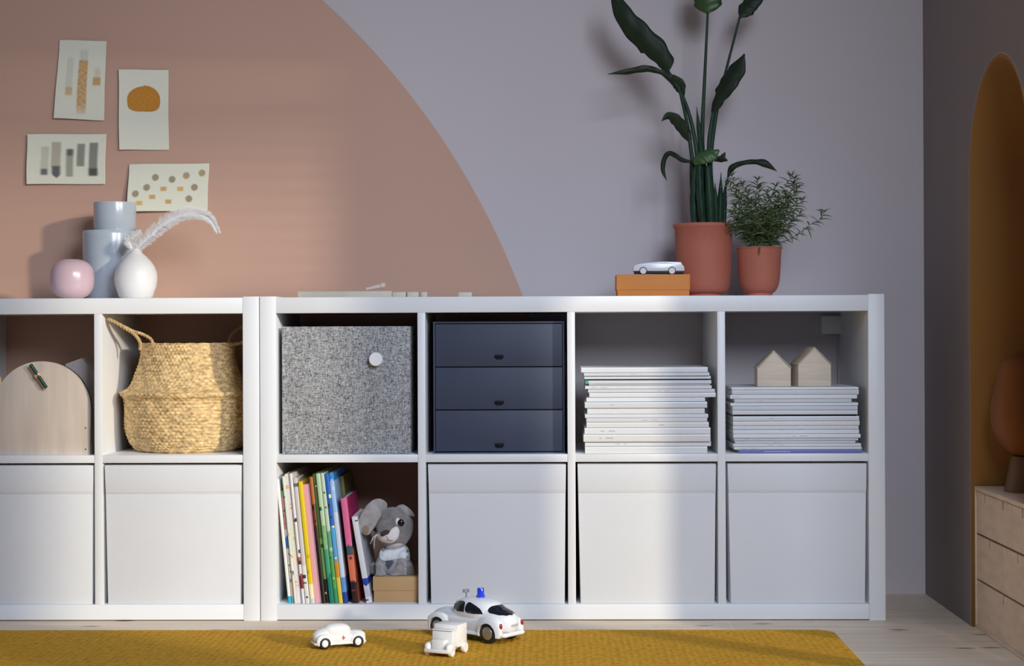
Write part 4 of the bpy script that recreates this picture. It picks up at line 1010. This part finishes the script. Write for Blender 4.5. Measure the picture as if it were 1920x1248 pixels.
# ------------------------------------------------------------------ toy beetles and truck
def project_patch(bvh, poly, direction, axis, off, M4, scale):
    """poly in the car's own side (x, z) or end (y, z) view, cast onto the body"""
    pts = catmull([Vector((a, b, 0)) for a, b in poly+[poly[0]]], 4)[:-1]; c = sum(pts, Vector())/len(pts); bm = BM(); RR = []; rings = 5
    for r in range(rings+1):
        f = r/rings; ring = []
        for p in (pts if r < rings else [c]):
            q = p*(1-f)+c*f
            o_ = Vector((q.x, -direction*3, q.y)) if axis == 'y' else Vector((-direction*4, q.x, q.y))
            d = Vector((0, direction, 0)) if axis == 'y' else Vector((direction, 0, 0))
            h = bvh.ray_cast(o_, d)
            P = (h[0]+h[1]*off*(1 if h[1].dot(d) < 0 else -1)) if h[0] else o_+d*2.4
            ring.append(bm.verts.new(M4 @ P))
        RR.append(ring)
    for A, B in zip(RR, RR[1:]):
        nA = len(A)
        for j in range(nA):
            if len(B) == 1: bm.faces.new((A[j], A[(j+1) % nA], B[0]))
            else: bm.faces.new((A[j], A[(j+1) % nA], B[(j+1) % nA], B[j]))
    return bm
def beetle(loc, heading, sc, label, m, glass, police=False, cross=False, zs=1.0, rimm=None, wscale=1.0):
    M4 = Matrix.Translation(Vector(loc)) @ Matrix.Rotation(heading, 4, 'Z') @ Matrix.Diagonal((sc, sc, sc*zs, 1))
    t = thing('toy_car', tuple(loc), label, 'toy car')
    bm = BM()
    ball(bm, (0.0, 0, .60), (1.80, .68, .36), 3.0, None, 40)
    ball(bm, (-.20, 0, .98), (1.02, .64, .54), 2.6, None, 40)
    ball(bm, (-.88, 0, .70), (1.04, .62, .54), 2.3, None, 40)
    ball(bm, (-.55, 0, .95), (.95, .58, .42), 2.2, None, 40)
    ball(bm, (1.12, 0, .66), (.80, .50, .36), 2.2, None, 40)
    for s_ in (-1, 1):
        ball(bm, (1.22, s_*.60, .46), (.56, .17, .44), 2.3, None, 32); ball(bm, (-1.18, s_*.60, .47), (.60, .18, .46), 2.3, None, 32)
        ball(bm, (1.60, s_*.55, .60), (.16, .14, .16), 2.0, None, 24)
        box(bm, -.8, .9, s_*.66-.08, s_*.66+.08, .26, .34)
    box(bm, -1.5, 1.5, -.5, .5, .26, .5)
    b2 = fuse(bm, 0.022, 4)
    bmesh.ops.bisect_plane(b2, geom=b2.verts[:]+b2.edges[:]+b2.faces[:], plane_co=(0, 0, .24), plane_no=(0, 0, 1), clear_inner=True)
    for xx in (1.22, -1.18):        # wheel arches pressed into the fenders
        for v in b2.verts:
            dd = math.hypot(v.co.x-xx, v.co.z-.34)
            if dd < .385 and abs(v.co.y) > .42: v.co.y = math.copysign(.42, v.co.y)
    bvh = BVHTree.FromBMesh(b2)
    bmesh.ops.transform(b2, matrix=M4, verts=b2.verts[:])
    body = build('body', b2, m, t, deg=60)
    dark = rub
    bm = BM(); box(bm, -1.45, 1.5, -.52, .52, .20, .30); bmesh.ops.transform(bm, matrix=M4, verts=bm.verts[:]); build('chassis', bm, dark, t)
    wr = .335*wscale
    for xx in (1.22, -1.18):
        for s_ in (-1, 1):
            bm = BM(); prof = [(0, 0), (wr*.7, 0), (wr*.93, .02), (wr, .06), (wr, .18), (wr*.93, .22), (wr*.7, .24), (0, .24)]
            lathe(bm, prof, (0, 0, 0), 40); Mw = M4 @ Matrix.Translation((xx, s_*.47, wr)) @ Matrix.Rotation(-s_*PI/2, 4, 'X')
            bmesh.ops.transform(bm, matrix=Mw, verts=bm.verts[:]); wh = build('wheel', bm, rub, t, deg=50)
            bm = BM(); lathe(bm, [(0, .26), (wr*.15, .262), (wr*.35, .25), (wr*.58, .255), (wr*.62, .24), (wr*.62, .2), (0, .2)], (0, 0, 0), 32); bmesh.ops.transform(bm, matrix=Mw, verts=bm.verts[:])
            build('hubcap', bm, rimm, wh, deg=50)
    wins = [([(-.02, 1.03), (.46, 1.05), (.42, 1.33), (.02, 1.36)], 'y'), ([(-.86, 1.02), (-.13, 1.03), (-.12, 1.36), (-.40, 1.33), (-.72, 1.20)], 'y'), ([(.52, 1.06), (.68, 1.08), (.52, 1.30)], 'y')]
    for s_ in (-1, 1):
        for poly, ax in wins: build('side_window', project_patch(bvh, poly, s_, ax, .012, M4, sc), glass, t, deg=180)
    build('rear_window', project_patch(bvh, [(-.42, 1.02), (.42, 1.02), (.36, 1.26), (0, 1.30), (-.36, 1.26)], 1, 'x', .012, M4, sc), glass, t, deg=180)
    build('windscreen', project_patch(bvh, [(-.42, 1.08), (.42, 1.08), (.36, 1.30), (0, 1.33), (-.36, 1.30)], -1, 'x', .012, M4, sc), glass, t, deg=180)
    for s_ in (1, -1):
        bm = BM(); xe = 1.78 if s_ > 0 else 1.84
        pp = [Vector((s_*(xe-(.16 if abs(y) > .5 else 0)), y, .34)) for y in (-.6, -.5, -.3, 0, .3, .5, .6)]
        P = catmull(pp, 4); tube(bm, P, .085, 8)
        bmesh.ops.transform(bm, matrix=M4, verts=bm.verts[:]); build('bumper', bm, m, t, deg=60)
    for s_ in (-1, 1):
        if police:
            h = bvh.ray_cast(Vector((-4, s_*.60, .66)), Vector((1, 0, 0)))
            bm = BM(); ball(bm, h[0], (.05, .07, .11), 2, None, 20); bmesh.ops.transform(bm, matrix=M4, verts=bm.verts[:]); build('tail_light', bm, mat('red_lens', (0.35, 0.01, 0.015), 0.2), t, deg=180, label='small red tail light')
        h = bvh.ray_cast(Vector((4, s_*.55, .62)), Vector((-1, 0, 0)))
        bm = BM(); ball(bm, h[0]+Vector((-.02, 0, 0)), (.06, .11, .11), 2, None, 20); bmesh.ops.transform(bm, matrix=M4, verts=bm.verts[:]); build('headlight', bm, mat('headlight_glass', (.7, .72, .75), .1), t, deg=180)
    if police:
        bm = BM(); lathe(bm, [(0, 1.48), (.16, 1.48), (.16, 1.60), (.13, 1.62), (.13, 1.82), (.11, 1.86), (0, 1.87)], (-.28, 0, 0), 32); 
        bmesh.ops.transform(bm, matrix=M4, verts=bm.verts[:]); build('beacon', bm, mat('blue_beacon', (0.01, 0.05, 0.75), 0.12, coat=1.0), t, label='blue roof beacon')
        bm = BM(); tube(bm, [Vector((.42, .0, 1.42)), Vector((.42, .0, 1.66))], .03, 8); box(bm, .36, .50, -.12, .12, 1.62, 1.74, .02)
        bmesh.ops.transform(bm, matrix=M4, verts=bm.verts[:]); build('loudspeaker', bm, mat('grey_plastic', (.35, .35, .36), .4), t)
        bm = project_patch(bvh, [(-.16, .62), (.16, .62), (.16, .70), (-.16, .70)], 1, 'x', .015, M4, sc); build('number_plate', bm, mat('plate_grey', (.45, .46, .48), .4), t, deg=180)
    if cross:
        bm = BM(); yo = None
        for poly in ([(.12, .55), (.19, .55), (.19, .79), (.12, .79)], [(.035, .635), (.275, .635), (.275, .705), (.035, .705)]):
            g_ = project_patch(bvh, poly, -1 if cross < 0 else 1, 'y', .014, M4, sc); me = bpy.data.meshes.new('x'); g_.to_mesh(me); g_.free(); bm.from_mesh(me); bpy.data.meshes.remove(me)
        build('red_cross', bm, mat('red_paint', (0.55, 0.05, 0.05), 0.5), t, deg=180, label='red cross on the door')
    return t
ZRG = 0.0112
tglass = mat('dark_glass', (0.008, 0.009, 0.016), 0.08)
rw = onz(917, 1206, ZRG)
hd = PI-math.radians(38)
sc = 0.0595
# rear wheel nearest the camera stands on rw
off = Matrix.Rotation(hd, 3, 'Z') @ Vector((-1.18*sc, .60*sc, 0))
beetle((rw.x-off.x, rw.y-off.y, ZRG), hd, sc, 'white toy police car with a blue roof beacon and dark windows on the rug', toyw, tglass, police=True, rimm=mat('chrome_rim', (0.45, 0.44, 0.40), 0.3, metal=0.7), wscale=1.12)
rw = onz(609, 1217, ZRG); hd = math.radians(22); sc = 0.0300
off = Matrix.Rotation(hd, 3, 'Z') @ Vector((-1.18*sc, -.60*sc, 0))
castw = mat('white_cast', (0.80, 0.79, 0.76), 0.4)
beetle((rw.x-off.x, rw.y-off.y, ZRG), hd, sc, 'small white toy car with a red cross on its door, left on the rug', castw, castw, cross=1, rimm=castw, wscale=1.1, zs=1.12)

# white truck
tl = onz(828, 1231, ZRG); hd = math.radians(-113)
M4 = Matrix.Translation(Vector((tl.x+0.006, tl.y+0.035, ZRG))) @ Matrix.Rotation(hd, 4, 'Z') @ Matrix.Diagonal((0.00108, 0.00108, 0.00108, 1))
t = thing('toy_truck', (tl.x+0.006, tl.y+0.035, ZRG), 'chunky all-white toy truck in front of the toy police car', 'toy truck')
def tb(name, boxes, m, bev=1.2, lab=None):
    bm = BM()
    for b_ in boxes: box(bm, *b_, bev)
    bmesh.ops.transform(bm, matrix=M4, verts=bm.verts[:]); return build(name, bm, m, t, label=lab)
tb('chassis', [(-40, 34, -14, 14, 6, 14)], castw)
tb('cargo_box', [(-42, -2, -26, 26, 13, 56)], castw, 2)
tb('cab', [(-2, 14, -22, 22, 13, 46), (-3, 16, -23, 23, 46, 49)], castw, 2)
tb('bonnet', [(16, 34, -14, 14, 12, 32)], castw, 3)
tb('bumper', [(36, 40, -26, 26, 8, 15)], castw, 1.2)
tb('underbody', [(-38, 33, -12, 12, 4, 7)], mat('dark_red_paint', (0.09, 0.02, 0.015), 0.5), 0.5)
bm = BM()
for s_ in (-1, 1):
    ball(bm, (25, s_*22, 17), (13, 7.5, 9), 2.4, None, 24)
bmesh.ops.transform(bm, matrix=M4, verts=bm.verts[:]); build('fender', bm, castw, t, deg=180)
for xx in (25, -26):
    for s_ in (-1, 1):
        bm = BM(); lathe(bm, [(0, 0), (7, 0), (9.5, 1.2), (10, 2.5), (10, 7), (9.5, 8.4), (7, 9), (4, 8), (0, 8)], (0, 0, 0), 32)
        bmesh.ops.transform(bm, matrix=M4 @ Matrix.Translation((xx, s_*(20 if xx > 0 else 23), 10)) @ Matrix.Rotation(-s_*PI/2, 4, 'X'), verts=bm.verts[:]); build('wheel', bm, castw, t, deg=50)

# ------------------------------------------------------------------ plywood drawer chest and lamp in the alcove
plyc = mat('chest_ply', (0.85, 0.64, 0.45), 0.6, vary=(5, 0.09), stretch=(1, 3, 9), bump=(90, 0.08)); gap = mat('dark_gap', (0.03, 0.02, 0.012), 0.8)
xf = XW+0.006; ya_, yb_ = -0.088, -0.562; hc = 0.322
t = thing('drawer_chest', (xf+0.15, (ya_+yb_)/2, 0), 'low plywood drawer chest with notched drawer fronts in the arched alcove', 'drawer chest')
bm = BM(); T = 0.009
box(bm, xf, xf+0.30, yb_, yb_+T, 0, hc, .0008); box(bm, xf, xf+0.30, ya_-T, ya_, 0, hc, .0008)
box(bm, xf, xf+0.30, yb_+T, ya_-T, hc-T, hc, .0008); box(bm, xf, xf+0.30, yb_+T, ya_-T, 0, 0.008, .0008)
box(bm, xf+0.28, xf+0.29, yb_+T, ya_-T, 0.008, hc-T)
build('case', bm, plyc, t)
rows_ = [(0.218, 0.312, 3), (0.114, 0.214, 2), (0.009, 0.110, 1)]
ww = (ya_-T)-(yb_+T)
for z0, z1, nd in rows_:
    for i in range(nd):
        a = ya_-T-0.0008-ww*i/nd; b = ya_-T-ww*(i+1)/nd+0.0008; mid = (a+b)/2 if nd > 1 else a-0.085
        mids = [(a+b)/2]
        # front with a real notch at its upper edge
        pts = [(b, z0), (a, z0), (a, z1-0.001)]
        for mm in sorted(mids, reverse=True): pts += [(mm+0.005, z1-0.001), (mm+0.005, z1-0.020), (mm-0.005, z1-0.020), (mm-0.005, z1-0.001)]
        pts += [(b, z1-0.001)]
        bm = BM(); prism(bm, pts, xf+0.002, xf+0.011, 0, axis='x')
        d = build('drawer', bm, plyc, t, smooth=False)
        bm = BM(); box(bm, xf+0.013, xf+0.25, b+0.004, a-0.004, z0+0.002, z1-0.022); build('drawer_box', bm, gap, d)
lp = onz(1884, 926, hc)
bl = onz(1884, 921, hc); ly = bl.y; lr = 0.052
lx = bl.x+lr*1.0
t = thing('table_lamp', (lx, ly, hc), 'unlit brown-orange mushroom lamp on a tapered base on the plywood chest', 'lamp')
lampm = mat('amber_lamp', (0.25, 0.075, 0.010), 0.5, spec=0.3); lb = mat('lamp_base', (0.17, 0.075, 0.017), 0.45)
z1 = at(1900, 858, ly).z-hc; z2 = at(1900, 656, ly).z-hc; gr = (at(1925, 775, ly).x-at(1856, 775, ly).x)
bm = BM(); lathe(bm, [(0, 0), (lr, 0), (lr, .004), (lr*.72, z1), (lr*.68, z1+.004), (0, z1+.004)], (lx, ly, hc), 56); build('base', bm, lb, t)
zc_ = at(1900, 775, ly).z-hc
prof = [(0, z1)]+[(gr*math.sin(q), zc_-(zc_-z1)*math.cos(q)) for q in np.linspace(.12, PI/2, 14)]
prof += [(gr*(1-0.20*sm(f, 0, .75)-0.80*max(0, (f-.68)/.32)**2.6), zc_+(z2-zc_)*f) for f in np.linspace(.08, 1, 22)]
bm = BM(); lathe(bm, prof, (lx, ly, hc), 64); build('shade', bm, lampm, t, deg=60)
